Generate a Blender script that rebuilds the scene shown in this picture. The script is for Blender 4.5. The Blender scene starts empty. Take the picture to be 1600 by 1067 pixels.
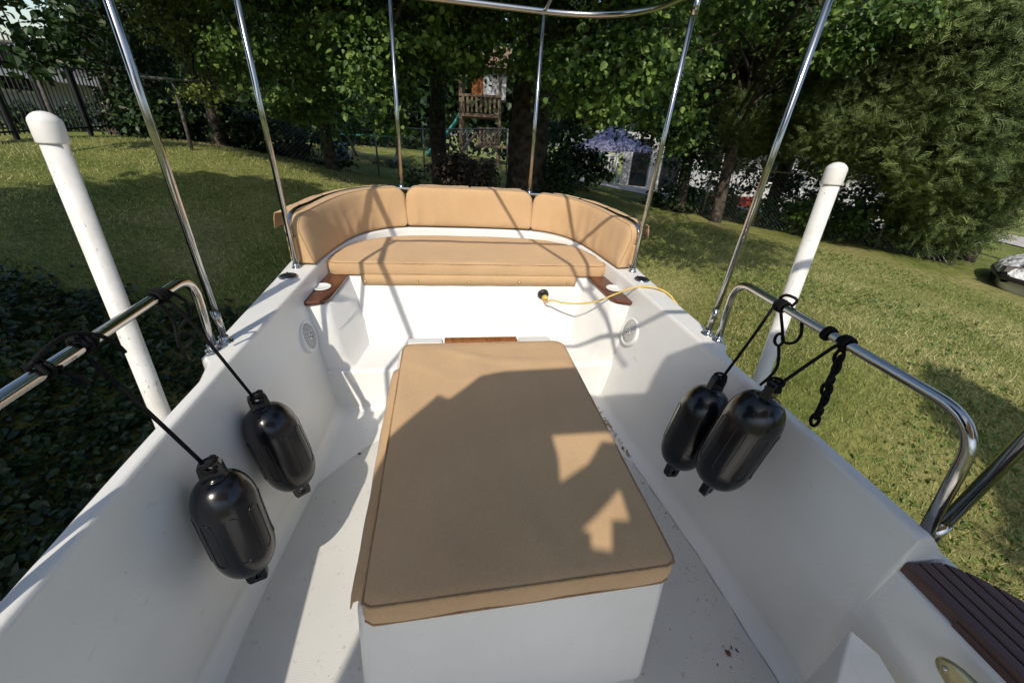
import bpy, bmesh, math, random
import numpy as np
from mathutils import Vector, Matrix
random.seed(7); rng = np.random.default_rng(11)
SC = bpy.context.scene
COL = SC.collection
R = math.radians

# ------------------------------------------------------------ camera, sky, sun, exposure
CAM = np.array([-0.18564224, 0.0, 0.95719823]); FPX = 626.398
def _basis(yaw, pitch, roll):
    cy, sy, cp, sp = math.cos(yaw), math.sin(yaw), math.cos(pitch), math.sin(pitch)
    f = np.array([-sy*cp, cy*cp, -sp]); r = np.array([cy, sy, 0.0]); u = np.cross(r, f)
    c, s = math.cos(roll), math.sin(roll)
    return c*r+s*u, -s*r+c*u, f
RT, UP, FW = _basis(R(-10.99188566), R(30.26436219), R(4.58449017))
cd = bpy.data.cameras.new('camera'); cam = bpy.data.objects.new('camera', cd); COL.objects.link(cam)
cd.sensor_width = 36; cd.lens = 36*FPX/1600; cd.clip_start = .02; cd.clip_end = 400
m = Matrix.Identity(4)
for i in range(3):
    m[i][0] = RT[i]; m[i][1] = UP[i]; m[i][2] = -FW[i]; m[i][3] = CAM[i]
cam.matrix_world = m
SC.camera = cam
SUN_AZ, SUN_EL = 20.0, 44.0      # light travels towards azimuth SUN_AZ (from +y towards +x)
sdir = np.array([math.sin(R(SUN_AZ))*math.cos(R(SUN_EL)), math.cos(R(SUN_AZ))*math.cos(R(SUN_EL)), -math.sin(R(SUN_EL))])
world = bpy.data.worlds.new('World'); SC.world = world; world.use_nodes = True
nt = world.node_tree; bg = nt.nodes['Background']
sky = nt.nodes.new('ShaderNodeTexSky'); sky.sky_type = 'NISHITA'; sky.sun_disc = False
sky.sun_elevation = R(SUN_EL); sky.sun_rotation = R(180+SUN_AZ); sky.air_density = 1.0; sky.dust_density = 1.3
nt.links.new(sky.outputs[0], bg.inputs[0]); bg.inputs[1].default_value = .122
sl = bpy.data.lights.new('sun', 'SUN'); sl.energy = 2.7; sl.angle = R(.55); sl.color = (1, .925, .81)
so = bpy.data.objects.new('sun', sl); COL.objects.link(so)
so.rotation_euler = Vector(sdir).to_track_quat('-Z', 'Y').to_euler()
SC.view_settings.view_transform = 'Standard'; SC.view_settings.look = 'None'
SC.view_settings.exposure = .48; SC.view_settings.gamma = 1
SC.cycles.max_bounces = 8; SC.cycles.transparent_max_bounces = 4

# ------------------------------------------------------------ coordinate helpers
def ray(px, py): return (px-800)*RT/FPX-(py-533.5)*UP/FPX+FW
def at(px, py, d):
    v = ray(px, py); return CAM+v*d/math.hypot(v[0], v[1])
def onz(px, py, z): v = ray(px, py); return CAM+v*(z-CAM[2])/v[2]
def onx(px, py, x): v = ray(px, py); return CAM+v*(x-CAM[0])/v[0]
def ony(px, py, y): v = ray(px, py); return CAM+v*(y-CAM[1])/v[1]
GUP = np.array([-0.0107, 0.0726, 0.9973]); GUP /= np.linalg.norm(GUP)
TILT = Vector((0, 0, 1)).rotation_difference(Vector(GUP)).to_matrix().to_4x4()

# ------------------------------------------------------------ materials
def newmat(name):
    mt = bpy.data.materials.new(name); mt.use_nodes = True
    return mt, mt.node_tree, mt.node_tree.nodes['Principled BSDF']
def N(t, kind, **kw):
    n = t.nodes.new(kind)
    for k, v in kw.items():
        if k in n.inputs: n.inputs[k].default_value = v
        else: setattr(n, k, v)
    return n
def coords(t): return t.nodes.new('ShaderNodeTexCoord').outputs['Object']
def ramp(t, src, stops):
    r = t.nodes.new('ShaderNodeValToRGB'); t.links.new(src, r.inputs[0])
    e = r.color_ramp.elements
    while len(e) > 1: e.remove(e[-1])
    e[0].position = stops[0][0]; e[0].color = (*stops[0][1], 1)
    for p, c in stops[1:]:
        x = e.new(p); x.color = (*c, 1)
    return r.outputs[0]
def noise_mat(name, c1, c2, scale, rough=.6, bump=0, bscale=None, metallic=0, detail=6, lo=.35, hi=.65, dist=.01, spec=None, coat=0):
    mt, t, p = newmat(name); co = coords(t)
    n = N(t, 'ShaderNodeTexNoise', Scale=scale, Detail=detail); t.links.new(co, n.inputs['Vector'])
    t.links.new(ramp(t, n.outputs[0], [(lo, c1), (hi, c2)]), p.inputs['Base Color'])
    p.inputs['Roughness'].default_value = rough; p.inputs['Metallic'].default_value = metallic
    if spec is not None: p.inputs['Specular IOR Level'].default_value = spec
    if coat: p.inputs['Coat Weight'].default_value = coat; p.inputs['Coat Roughness'].default_value = .08
    if bump:
        b = N(t, 'ShaderNodeBump', Strength=bump, Distance=dist)
        n2 = N(t, 'ShaderNodeTexNoise', Scale=bscale or scale, Detail=4); t.links.new(co, n2.inputs['Vector'])
        t.links.new(n2.outputs[0], b.inputs['Height']); t.links.new(b.outputs[0], p.inputs['Normal'])
    return mt
def mixc(t, a, b, fac):
    mx = t.nodes.new('ShaderNodeMix'); mx.data_type = 'RGBA'
    for s, v in ((6, a), (7, b)):
        if isinstance(v, tuple): mx.inputs[s].default_value = (*v, 1)
        else: t.links.new(v, mx.inputs[s])
    if isinstance(fac, (int, float)): mx.inputs[0].default_value = fac
    else: t.links.new(fac, mx.inputs[0])
    return mx.outputs[2]
M = {}
def gelcoat():
    mt, t, p = newmat('gelcoat'); co = coords(t)
    n = N(t, 'ShaderNodeTexNoise', Scale=2.2, Detail=7, Roughness=.6); t.links.new(co, n.inputs['Vector'])
    base = ramp(t, n.outputs[0], [(.3, (.71, .70, .665)), (.6, (.77, .765, .735))])
    n2 = N(t, 'ShaderNodeTexNoise', Scale=55, Detail=5, Roughness=.7); t.links.new(co, n2.inputs['Vector'])
    spots = ramp(t, n2.outputs[0], [(.69, (0, 0, 0)), (.76, (1, 1, 1))])
    col = mixc(t, base, (.42, .40, .35), spots)
    mp = N(t, 'ShaderNodeMapping'); mp.inputs['Scale'].default_value = (6, .7, 1.4); mp.inputs['Rotation'].default_value = (.25, .1, .2); t.links.new(co, mp.inputs[0])
    n4 = N(t, 'ShaderNodeTexNoise', Scale=9, Detail=8, Roughness=.7, Distortion=1.2); t.links.new(mp.outputs[0], n4.inputs['Vector'])
    scf = ramp(t, n4.outputs[0], [(.62, (0, 0, 0)), (.74, (.5, .5, .5))])
    col = mixc(t, col, (.50, .475, .42), scf)
    t.links.new(col, p.inputs['Base Color']); p.inputs['Roughness'].default_value = .42
    p.inputs['Coat Weight'].default_value = .25; p.inputs['Coat Roughness'].default_value = .2
    b = N(t, 'ShaderNodeBump', Strength=.12, Distance=.004)
    n3 = N(t, 'ShaderNodeTexNoise', Scale=90, Detail=2); t.links.new(co, n3.inputs['Vector'])
    t.links.new(n3.outputs[0], b.inputs['Height']); t.links.new(b.outputs[0], p.inputs['Normal'])
    return mt
M['gel'] = gelcoat()
def nonskid():
    mt, t, p = newmat('nonskid'); co = coords(t)
    v = N(t, 'ShaderNodeTexVoronoi', Scale=135.0); v.inputs['Randomness'].default_value = 0.0
    t.links.new(co, v.inputs['Vector'])
    d = ramp(t, v.outputs['Distance'], [(.25, (1, 1, 1)), (.6, (0, 0, 0))])
    n = N(t, 'ShaderNodeTexNoise', Scale=26, Detail=8, Roughness=.75); t.links.new(co, n.inputs['Vector'])
    dirt = ramp(t, n.outputs[0], [(.60, (0, 0, 0)), (.70, (1, 1, 1))])
    n2 = N(t, 'ShaderNodeTexNoise', Scale=3, Detail=6); t.links.new(co, n2.inputs['Vector'])
    big = ramp(t, n2.outputs[0], [(.3, (.70, .69, .65)), (.65, (.78, .775, .74))])
    grooved = mixc(t, mixc(t, big, (.44, .43, .40), .5), big, d)
    col = mixc(t, grooved, (.36, .33, .27), dirt)
    t.links.new(col, p.inputs['Base Color']); p.inputs['Roughness'].default_value = .6
    b = N(t, 'ShaderNodeBump', Strength=.6, Distance=.002); t.links.new(d, b.inputs['Height'])
    t.links.new(b.outputs[0], p.inputs['Normal'])
    return mt
M['nonskid'] = nonskid()
def fabric(name, c1, c2):
    mt, t, p = newmat(name); co = coords(t)
    n = N(t, 'ShaderNodeTexNoise', Scale=3.5, Detail=8, Roughness=.65); t.links.new(co, n.inputs['Vector'])
    base = ramp(t, n.outputs[0], [(.3, c1), (.68, c2)])
    n2 = N(t, 'ShaderNodeTexNoise', Scale=260, Detail=2); t.links.new(co, n2.inputs['Vector'])
    fine = ramp(t, n2.outputs[0], [(.35, (.90, .90, .90)), (.65, (1.0, 1.0, 1.0))])
    mx = t.nodes.new('ShaderNodeMix'); mx.data_type = 'RGBA'; mx.blend_type = 'MULTIPLY'; mx.inputs[0].default_value = 1
    t.links.new(base, mx.inputs[6]); t.links.new(fine, mx.inputs[7])
    t.links.new(mx.outputs[2], p.inputs['Base Color'])
    p.inputs['Roughness'].default_value = .9; p.inputs['Sheen Weight'].default_value = .15
    p.inputs['Specular IOR Level'].default_value = .2
    w1 = N(t, 'ShaderNodeTexWave', Scale=260.0, bands_direction='X'); w2 = N(t, 'ShaderNodeTexWave', Scale=260.0, bands_direction='Z')
    mp = N(t, 'ShaderNodeMapping'); mp.inputs['Scale'].default_value = (1, .35, 1); t.links.new(co, mp.inputs[0])
    n3 = N(t, 'ShaderNodeTexNoise', Scale=9, Detail=4, Roughness=.55, Distortion=.6); t.links.new(mp.outputs[0], n3.inputs['Vector'])
    b1 = N(t, 'ShaderNodeBump', Strength=.22, Distance=.02); t.links.new(n3.outputs[0], b1.inputs['Height'])
    b2 = N(t, 'ShaderNodeBump', Strength=.25, Distance=.001); t.links.new(n2.outputs[0], b2.inputs['Height'])
    t.links.new(b1.outputs[0], b2.inputs['Normal']); t.links.new(b2.outputs[0], p.inputs['Normal'])
    return mt
M['tan'] = fabric('tan_canvas', (.55, .36, .19), (.61, .405, .22))
M['piping'] = noise_mat('tan_piping', (.36, .22, .11), (.45, .29, .15), 60, .85)
def steel(name, rough, c=(.62, .62, .63)):
    mt, t, p = newmat(name); co = coords(t)
    n = N(t, 'ShaderNodeTexNoise', Scale=40, Detail=5); t.links.new(co, n.inputs['Vector'])
    mr = N(t, 'ShaderNodeMapRange'); t.links.new(n.outputs[0], mr.inputs[0])
    mr.inputs[3].default_value = rough*.6; mr.inputs[4].default_value = rough*1.6
    t.links.new(mr.outputs[0], p.inputs['Roughness']); p.inputs['Metallic'].default_value = 1
    p.inputs['Base Color'].default_value = (*c, 1)
    return mt
M['steel'] = steel('stainless_steel', .13, (.50, .49, .47)); M['brass'] = steel('brass', .28, (.55, .47, .26))
M['black'] = noise_mat('black_vinyl', (.003, .003, .004), (.007, .007, .009), 6, .22, .12, 30, coat=.1, dist=.003)
M['rope'] = noise_mat('black_rope', (.003, .003, .0035), (.011, .011, .012), 220, .7, 1.0, 300, dist=.003, spec=.12)
M['blackplastic'] = noise_mat('black_plastic', (.01, .01, .011), (.02, .02, .021), 40, .35)
M['grille'] = noise_mat('speaker_grille', (.30, .30, .28), (.62, .61, .57), 240, .6, .6, 240, dist=.002, lo=.44, hi=.56)
M['whiteplastic'] = noise_mat('white_plastic', (.72, .71, .68), (.78, .77, .74), 12, .35)
M['yellow'] = noise_mat('yellow_cord', (.62, .43, .09), (.70, .52, .14), 60, .5)
def pvcmat():
    mt, t, p = newmat('pvc'); co = coords(t)
    n = N(t, 'ShaderNodeTexNoise', Scale=7, Detail=9, Roughness=.7); t.links.new(co, n.inputs['Vector'])
    base = ramp(t, n.outputs[0], [(.3, (.60, .59, .54)), (.55, (.76, .75, .72))])
    mp = N(t, 'ShaderNodeMapping'); mp.inputs['Scale'].default_value = (1, 1, .35); mp.inputs['Rotation'].default_value = (.5, .2, 0); t.links.new(co, mp.inputs[0])
    n2 = N(t, 'ShaderNodeTexNoise', Scale=70, Detail=3, Distortion=2.5); t.links.new(mp.outputs[0], n2.inputs['Vector'])
    sc = ramp(t, n2.outputs[0], [(.66, (0, 0, 0)), (.72, (1, 1, 1))])
    t.links.new(mixc(t, base, (.25, .24, .21), sc), p.inputs['Base Color']); p.inputs['Roughness'].default_value = .42
    return mt
M['pvc'] = pvcmat()
def wood(name, c1, c2, rough=.35, scale=7, axis=(1, .08, 1), coat=.3):
    mt, t, p = newmat(name); co = coords(t)
    mp = N(t, 'ShaderNodeMapping'); mp.inputs['Scale'].default_value = axis; t.links.new(co, mp.inputs[0])
    n = N(t, 'ShaderNodeTexNoise', Scale=scale*10, Detail=8, Roughness=.65, Distortion=.5); t.links.new(mp.outputs[0], n.inputs['Vector'])
    t.links.new(ramp(t, n.outputs[0], [(.3, c1), (.7, c2)]), p.inputs['Base Color'])
    p.inputs['Roughness'].default_value = rough; p.inputs['Coat Weight'].default_value = coat
    b = N(t, 'ShaderNodeBump', Strength=.2, Distance=.003); t.links.new(n.outputs[0], b.inputs['Height']); t.links.new(b.outputs[0], p.inputs['Normal'])
    return mt
M['mahog'] = wood('varnished_mahogany', (.05, .014, .007), (.15, .048, .02))
M['teak'] = wood('dark_step_planks', (.060, .030, .026), (.12, .065, .055), .6, 9, (1, .06, 1), 0)
M['trimwood'] = wood('orange_wood_trim', (.16, .05, .015), (.36, .14, .04))
M['lumber'] = wood('weathered_lumber', (.12, .08, .05), (.24, .17, .11), .8, 4, (1, 1, .1), 0)
M['bark'] = noise_mat('bark', (.018, .014, .011), (.11, .085, .065), 9, .95, 1.0, 14, dist=.06, detail=9)
M['paintblack'] = noise_mat('black_iron', (.010, .010, .011), (.02, .02, .02), 20, .5)
M['galv'] = noise_mat('galvanised_steel', (.20, .20, .19), (.34, .34, .32), 30, .5, metallic=.6)
M['rust'] = noise_mat('weathered_pipe', (.06, .055, .05), (.13, .115, .10), 25, .7)
M['siding'] = None
def siding():
    mt, t, p = newmat('white_siding'); co = coords(t)
    w = N(t, 'ShaderNodeTexWave', Scale=1.6, bands_direction='Z', wave_profile='SAW'); t.links.new(co, w.inputs['Vector'])
    n = N(t, 'ShaderNodeTexNoise', Scale=1.5, Detail=6); t.links.new(co, n.inputs['Vector'])
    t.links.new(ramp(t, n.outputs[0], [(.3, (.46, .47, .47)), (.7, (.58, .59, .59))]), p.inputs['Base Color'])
    b = N(t, 'ShaderNodeBump', Strength=.8, Distance=.02); t.links.new(w.outputs[0], b.inputs['Height']); t.links.new(b.outputs[0], p.inputs['Normal'])
    p.inputs['Roughness'].default_value = .7
    return mt
M['siding'] = siding()
M['shingle'] = noise_mat('grey_shingles', (.06, .058, .058), (.15, .14, .14), 14, .9, .8, 30, dist=.02)
M['glassdark'] = noise_mat('dark_glass', (.01, .012, .014), (.03, .033, .035), 2, .08)
M['lilac'] = noise_mat('lilac_canopy_cloth', (.20, .20, .33), (.30, .30, .44), 3, .8, .3, 6)
M['concrete'] = noise_mat('pale_concrete', (.36, .34, .31), (.52, .49, .44), 3, .9, .3, 20)
M['red'] = noise_mat('red_paint', (.45, .05, .03), (.60, .09, .05), 8, .5)
M['teal'] = noise_mat('teal_plastic', (.03, .22, .20), (.05, .32, .29), 6, .5)
M['blue'] = noise_mat('pale_blue_plastic', (.25, .42, .55), (.36, .52, .65), 6, .5)
M['chairwhite'] = noise_mat('white_resin', (.62, .63, .62), (.75, .75, .73), 6, .45)
M['silver'] = noise_mat('silver_boat_cover', (.30, .32, .34), (.78, .79, .79), 7, .45, 1.0, 9, dist=.08, lo=.38, hi=.50)
M['cream'] = noise_mat('cream_hull', (.44, .42, .33), (.54, .52, .43), 3, .4)
M['straw'] = noise_mat('dry_straw', (.22, .14, .07), (.50, .38, .22), 90, .9)
M['soil'] = noise_mat('soil', (.02, .016, .010), (.06, .048, .03), 8, .95, .8, 20)
M['dryleaf'] = noise_mat('dry_leaf', (.10, .03, .015), (.20, .07, .03), 60, .8)
M['litter'] = noise_mat('dry_litter', (.03, .02, .012), (.20, .13, .07), 90, .9)

def leafmat(name, dark, mid, light, trans=.35, hueN=.5, rough=.45):
    mt, t, p = newmat(name); co = coords(t)
    g = t.nodes.new('ShaderNodeNewGeometry')
    n = N(t, 'ShaderNodeTexNoise', Scale=hueN, Detail=3); t.links.new(co, n.inputs['Vector'])
    add = N(t, 'ShaderNodeMath', operation='MULTIPLY_ADD'); t.links.new(g.outputs['Random Per Island'], add.inputs[0])
    add.inputs[1].default_value = .6; 
    sub = N(t, 'ShaderNodeMath', operation='SUBTRACT'); t.links.new(n.outputs[0], sub.inputs[0]); sub.inputs[1].default_value = .3
    t.links.new(sub.outputs[0], add.inputs[2])
    c = ramp(t, add.outputs[0], [(.0, dark), (.5, mid), (1.0, light)])
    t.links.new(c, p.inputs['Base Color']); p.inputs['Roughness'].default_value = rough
    p.inputs['Specular IOR Level'].default_value = .35
    tr = t.nodes.new('ShaderNodeBsdfTranslucent'); t.links.new(c, tr.inputs[0])
    ms = t.nodes.new('ShaderNodeMixShader'); ms.inputs[0].default_value = trans
    t.links.new(p.outputs[0], ms.inputs[1]); t.links.new(tr.outputs[0], ms.inputs[2])
    t.links.new(ms.outputs[0], t.nodes['Material Output'].inputs[0])
    return mt
M['leaf'] = leafmat('broad_leaf', (.022, .050, .010), (.080, .15, .028), (.30, .40, .10), .25, .8)
M['leafyellow'] = leafmat('yellowish_leaf', (.045, .07, .012), (.12, .16, .03), (.30, .34, .085), .22)
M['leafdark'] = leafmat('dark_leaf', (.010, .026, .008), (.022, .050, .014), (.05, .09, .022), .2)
M['conifer'] = leafmat('conifer_spray', (.022, .042, .012), (.085, .13, .034), (.36, .42, .14), .3, 1.2, .6)
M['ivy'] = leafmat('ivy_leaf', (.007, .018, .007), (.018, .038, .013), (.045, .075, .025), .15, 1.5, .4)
M['grassblade'] = leafmat('grass_blade', (.16, .195, .055), (.34, .375, .12), (.78, .68, .38), .3, .8, .6)
M['clover'] = leafmat('clover_leaf', (.08, .13, .028), (.14, .205, .045), (.23, .29, .08), .3, 1.0, .5)
M['drygrey'] = leafmat('weathered_twigs', (.02, .016, .012), (.045, .034, .026), (.09, .065, .05), .1)
def lawnmat():
    mt, t, p = newmat('lawn_grass'); co = coords(t)
    n = N(t, 'ShaderNodeTexNoise', Scale=.55, Detail=6, Roughness=.6); t.links.new(co, n.inputs['Vector'])
    n2 = N(t, 'ShaderNodeTexNoise', Scale=14, Detail=9, Roughness=.8); t.links.new(co, n2.inputs['Vector'])
    a = ramp(t, n.outputs[0], [(.35, (.16, .20, .055)), (.5, (.26, .28, .085)), (.66, (.42, .38, .17))])
    b = ramp(t, n2.outputs[0], [(.35, (.35, .42, .30)), (.55, (1, 1, .95)), (.72, (1.5, 1.4, 1.2))])
    mx = t.nodes.new('ShaderNodeMix'); mx.data_type = 'RGBA'; mx.blend_type = 'MULTIPLY'; mx.inputs[0].default_value = 1
    t.links.new(a, mx.inputs[6]); t.links.new(b, mx.inputs[7]); t.links.new(mx.outputs[2], p.inputs['Base Color'])
    p.inputs['Roughness'].default_value = .9; p.inputs['Specular IOR Level'].default_value = .1
    bp = N(t, 'ShaderNodeBump', Strength=1.0, Distance=.05); t.links.new(n2.outputs[0], bp.inputs['Height']); t.links.new(bp.outputs[0], p.inputs['Normal'])
    return mt
M['lawn'] = lawnmat()

# ------------------------------------------------------------ object helpers
def tag(o, label=None, cat=None, group=None, kind=None):
    if label: o['label'] = label
    if cat: o['category'] = cat
    if group: o['group'] = group
    if kind: o['kind'] = kind
    return o
def empty(name, loc, label, cat, group=None):
    o = bpy.data.objects.new(name, None); COL.objects.link(o); o.location = Vector([float(v) for v in loc])
    o.empty_display_size = .1
    return tag(o, label, cat, group)
class MB:
    """collects faces; build() links them as one mesh object"""
    def __init__(s): s.v = []; s.f = []; s.sm = []
    def add(s, vs, fs, smooth=True):
        k = len(s.v); s.v += [tuple(float(c) for c in v) for v in vs]
        s.f += [tuple(i+k for i in f) for f in fs]; s.sm += [smooth]*len(fs); return s
    def box(s, lo, hi, mat=None):
        x0, y0, z0 = lo; x1, y1, z1 = hi
        vs = [(x0, y0, z0), (x1, y0, z0), (x1, y1, z0), (x0, y1, z0), (x0, y0, z1), (x1, y0, z1), (x1, y1, z1), (x0, y1, z1)]
        if mat is not None: vs = [tuple(mat @ Vector(v)) for v in vs]
        return s.add(vs, [(0, 3, 2, 1), (4, 5, 6, 7), (0, 1, 5, 4), (1, 2, 6, 5), (2, 3, 7, 6), (3, 0, 4, 7)], False)
    def bar(s, a, b, wx, wy=None, upv=(0, 0, 1)):
        a = Vector([float(q) for q in a]); b = Vector([float(q) for q in b]); d = (b-a); L = d.length; d.normalize()
        uv = Vector(upv)
        if abs(d.dot(uv)) > .98: uv = Vector((0, 1, 0))
        x = d.cross(uv).normalized(); y = x.cross(d)
        mt = Matrix((x, y, d)).transposed().to_4x4(); mt.translation = a
        wy = wy or wx
        return s.box((-wx/2, -wy/2, 0), (wx/2, wy/2, L), mt)
    def tube(s, pts, r, seg=12, closed=False, caps=True):
        P = [Vector([float(q) for q in p]) for p in pts]; n = len(P)
        rs = r if isinstance(r, (list, tuple)) else [r]*n
        tang = []
        for i in range(n):
            a = P[(i-1) % n] if closed or i > 0 else P[i]; b = P[(i+1) % n] if closed or i < n-1 else P[i]
            tang.append((b-a).normalized())
        t0 = tang[0]; nrm = t0.orthogonal().normalized(); vs = []
        for i in range(n):
            if i: nrm = tang[i-1].rotation_difference(tang[i]) @ nrm
            nrm = (nrm-tang[i]*nrm.dot(tang[i])).normalized(); bn = tang[i].cross(nrm)
            for k in range(seg):
                a = 2*math.pi*k/seg
                vs.append(P[i]+(nrm*math.cos(a)+bn*math.sin(a))*rs[i])
        fs = []
        for i in range(n if closed else n-1):
            j = (i+1) % n
            for k in range(seg):
                l = (k+1) % seg
                fs.append((i*seg+k, i*seg+l, j*seg+l, j*seg+k))
        if caps and not closed: fs += [tuple(range(seg-1, -1, -1)), tuple((n-1)*seg+k for k in range(seg))]
        return s.add(vs, fs)
    def lathe(s, prof, seg=32, mat=None, sx=1, sy=1):
        vs = []; n = len(prof)
        for (r, z) in prof:
            for k in range(seg):
                a = 2*math.pi*k/seg; vs.append(Vector((r*math.cos(a)*sx, r*math.sin(a)*sy, z)))
        if mat is not None: vs = [mat @ v for v in vs]
        fs = [(i*seg+k, i*seg+(k+1) % seg, (i+1)*seg+(k+1) % seg, (i+1)*seg+k) for i in range(n-1) for k in range(seg)]
        if prof[0][0] > 1e-5: fs.append(tuple(range(seg-1, -1, -1)))
        if prof[-1][0] > 1e-5: fs.append(tuple((n-1)*seg+k for k in range(seg)))
        return s.add(vs, fs)
    def prism(s, poly, z0, z1, mat=None, holes=False):
        n = len(poly)
        vs = [(x, y, z0) for x, y in poly]+[(x, y, z1) for x, y in poly]
        if mat is not None: vs = [tuple(mat @ Vector(v)) for v in vs]
        return s.add(vs, [tuple(range(n-1, -1, -1)), tuple(range(n, 2*n))]+[(i, (i+1) % n, n+(i+1) % n, n+i) for i in range(n)], False)
    def grid(s, G, closedu=False, flip=False):
        nu, nv = len(G), len(G[0]); vs = [p for row in G for p in row]; fs = []
        for i in range(nu if closedu else nu-1):
            for j in range(nv-1):
                a, b, c, d = i*nv+j, ((i+1) % nu)*nv+j, ((i+1) % nu)*nv+j+1, i*nv+j+1
                fs.append((a, d, c, b) if flip else (a, b, c, d))
        return s.add(vs, fs)
    def build(s, name, mat, parent=None, bevel=0, bseg=3, origin=None, subsurf=0, weld=False, autos=None):
        me = bpy.data.meshes.new(name)
        o = bpy.data.objects.new(name, me); COL.objects.link(o)
        og = Vector((0, 0, 0))
        if parent is not None: og = world_loc(parent)
        if origin is not None: og = Vector([float(q) for q in origin])
        me.from_pydata([(v[0]-og.x, v[1]-og.y, v[2]-og.z) for v in s.v], [], s.f)
        me.polygons.foreach_set('use_smooth', s.sm); me.materials.append(mat)
        if weld:
            bm = bmesh.new(); bm.from_mesh(me); bmesh.ops.remove_doubles(bm, verts=bm.verts, dist=.0004)
            bmesh.ops.recalc_face_normals(bm, faces=bm.faces); bm.to_mesh(me); bm.free()
        me.update()
        if parent is not None:
            o.parent = parent
            if parent.type != 'EMPTY' or True:
                o.location = og-world_loc(parent)
        else: o.location = og
        if bevel:
            b = o.modifiers.new('bevel', 'BEVEL'); b.width = bevel; b.segments = bseg; b.limit_method = 'ANGLE'; b.angle_limit = R(35)
            me.polygons.foreach_set('use_smooth', [True]*len(me.polygons))
            w = o.modifiers.new('wn', 'WEIGHTED_NORMAL'); w.keep_sharp = False
        if subsurf:
            q = o.modifiers.new('sub', 'SUBSURF'); q.levels = q.render_levels = subsurf
        return o
def world_loc(o):
    v = o.location.copy()
    while o.parent: o = o.parent; v += o.location
    return v
def fillet(pts, rad, k=7):
    """round the inner corners of a polyline"""
    P = [Vector([float(q) for q in p]) for p in pts]; out = [P[0]]
    rr = rad if isinstance(rad, (list, tuple)) else [rad]*len(P)
    for i in range(1, len(P)-1):
        a, b, c = P[i-1], P[i], P[i+1]; u = (a-b); v = (c-b)
        d = min(rr[i], u.length*.48, v.length*.48); p0 = b+u.normalized()*d; p1 = b+v.normalized()*d
        for j in range(k+1):
            t = j/k; out.append(p0*(1-t)**2+b*2*t*(1-t)+p1*t*t)
    out.append(P[-1]); return out
def catmull(pts, k=6):
    P = [Vector([float(q) for q in p]) for p in pts]; out = []
    for i in range(len(P)-1):
        p0 = P[max(i-1, 0)]; p1 = P[i]; p2 = P[i+1]; p3 = P[min(i+2, len(P)-1)]
        for j in range(k):
            t = j/k
            out.append(.5*((2*p1)+(-p0+p2)*t+(2*p0-5*p1+4*p2-p3)*t*t+(-p0+3*p1-3*p2+p3)*t**3))
    out.append(P[-1]); return out
def np_mesh(name, V, F, mat, smooth=False, loc=(0, 0, 0)):
    """V (n,3), F (m,k) numpy"""
    me = bpy.data.meshes.new(name); k = F.shape[1]
    V = V-np.array(loc, float)
    me.vertices.add(len(V)); me.vertices.foreach_set('co', V.astype(np.float32).ravel())
    me.loops.add(F.size); me.loops.foreach_set('vertex_index', F.astype(np.int32).ravel())
    me.polygons.add(len(F)); me.polygons.foreach_set('loop_start', np.arange(0, F.size, k, dtype=np.int32))
    me.polygons.foreach_set('use_smooth', np.full(len(F), smooth)); me.materials.append(mat)
    me.update(calc_edges=True)
    o = bpy.data.objects.new(name, me); COL.objects.link(o); o.location = [float(v) for v in loc]; return o

# ------------------------------------------------------------ ground
HC = 2.5
def plane_pt(x, y, drop):       # point (x,y) lying `drop` below eye level measured along gravity
    z = CAM[2]-drop/GUP[2]-(GUP[0]*(x-CAM[0])+GUP[1]*y)/GUP[2]
    return [x, y, z]
gp = []
for a in range(0, 360, 45):
    for rr in (.5, 2.5):
        gp.append(plane_pt(rr*math.cos(R(a)), 1.2+rr*math.sin(R(a)), HC))
for (px, py, d) in [(0, 216, 12), (160, 215, 12.2), (300, 232, 10.5), (440, 246, 12), (560, 262, 13), (640, 285, 12), (0, 290, 8.6),
                    (220, 300, 8.3), (430, 306, 8.2), (0, 500, 5.2), (830, 306, 9), (745, 246, 17), (960, 287, 16), (1150, 345, 12), (1300, 368, 12),
                    (1450, 389, 12.3), (1570, 380, 19), (1600, 372, 24), (1200, 590, 3.9), (1590, 500, 8.4), (1350, 440, 7.6), (1000, 300, 20)]:
    gp.append(list(at(px, py, d)))
for (x, y, dr) in [(-14, 0, 1.6), (-10, -8, 2.2), (10, -6, 2.7), (0, -12, 2.5), (16, 2, 2.9), (-25, 30, -1), (0, 40, 1.0), (30, 30, 3), (-40, 5, 0), (45, 0, 4), (0, -45, 3), (-35, -35, 2), (40, -35, 4)]:
    gp.append(plane_pt(x, y, dr))
gp = np.array(gp); nP = len(gp)
D = np.linalg.norm(gp[:, None, :2]-gp[None, :, :2], axis=2)
Aq = np.zeros((nP+3, nP+3)); Aq[:nP, :nP] = -np.sqrt(D*D+.8)+np.eye(nP)*-.05
Aq[:nP, nP] = 1; Aq[:nP, nP+1:] = gp[:, :2]; Aq[nP, :nP] = 1; Aq[nP+1:, :nP] = gp[:, :2].T
wq = np.linalg.solve(Aq, np.concatenate([gp[:, 2], np.zeros(3)]))
def gzs(XY):
    XY = np.atleast_2d(np.asarray(XY, float)); d = np.linalg.norm(XY[:, None, :]-gp[None, :, :2], axis=2)
    return -np.sqrt(d*d+.8) @ wq[:nP]+wq[nP]+XY @ wq[nP+1:]
def gz(x, y): return float(gzs([[x, y]])[0])
def gat(px, py, d):                        # the ground point under a viewing direction
    p = at(px, py, d); return np.array([p[0], p[1], gz(p[0], p[1])])
def hit_ground(px, py):
    lo, hi = 1.0, 60.0; v = ray(px, py)
    ds = np.linspace(1, 60, 240); h = math.hypot(v[0], v[1])
    P = CAM+v[None, :]*ds[:, None]/h; below = P[:, 2] < gzs(P[:, :2])
    i = int(np.argmax(below)) if below.any() else len(ds)-1
    return P[i]
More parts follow.
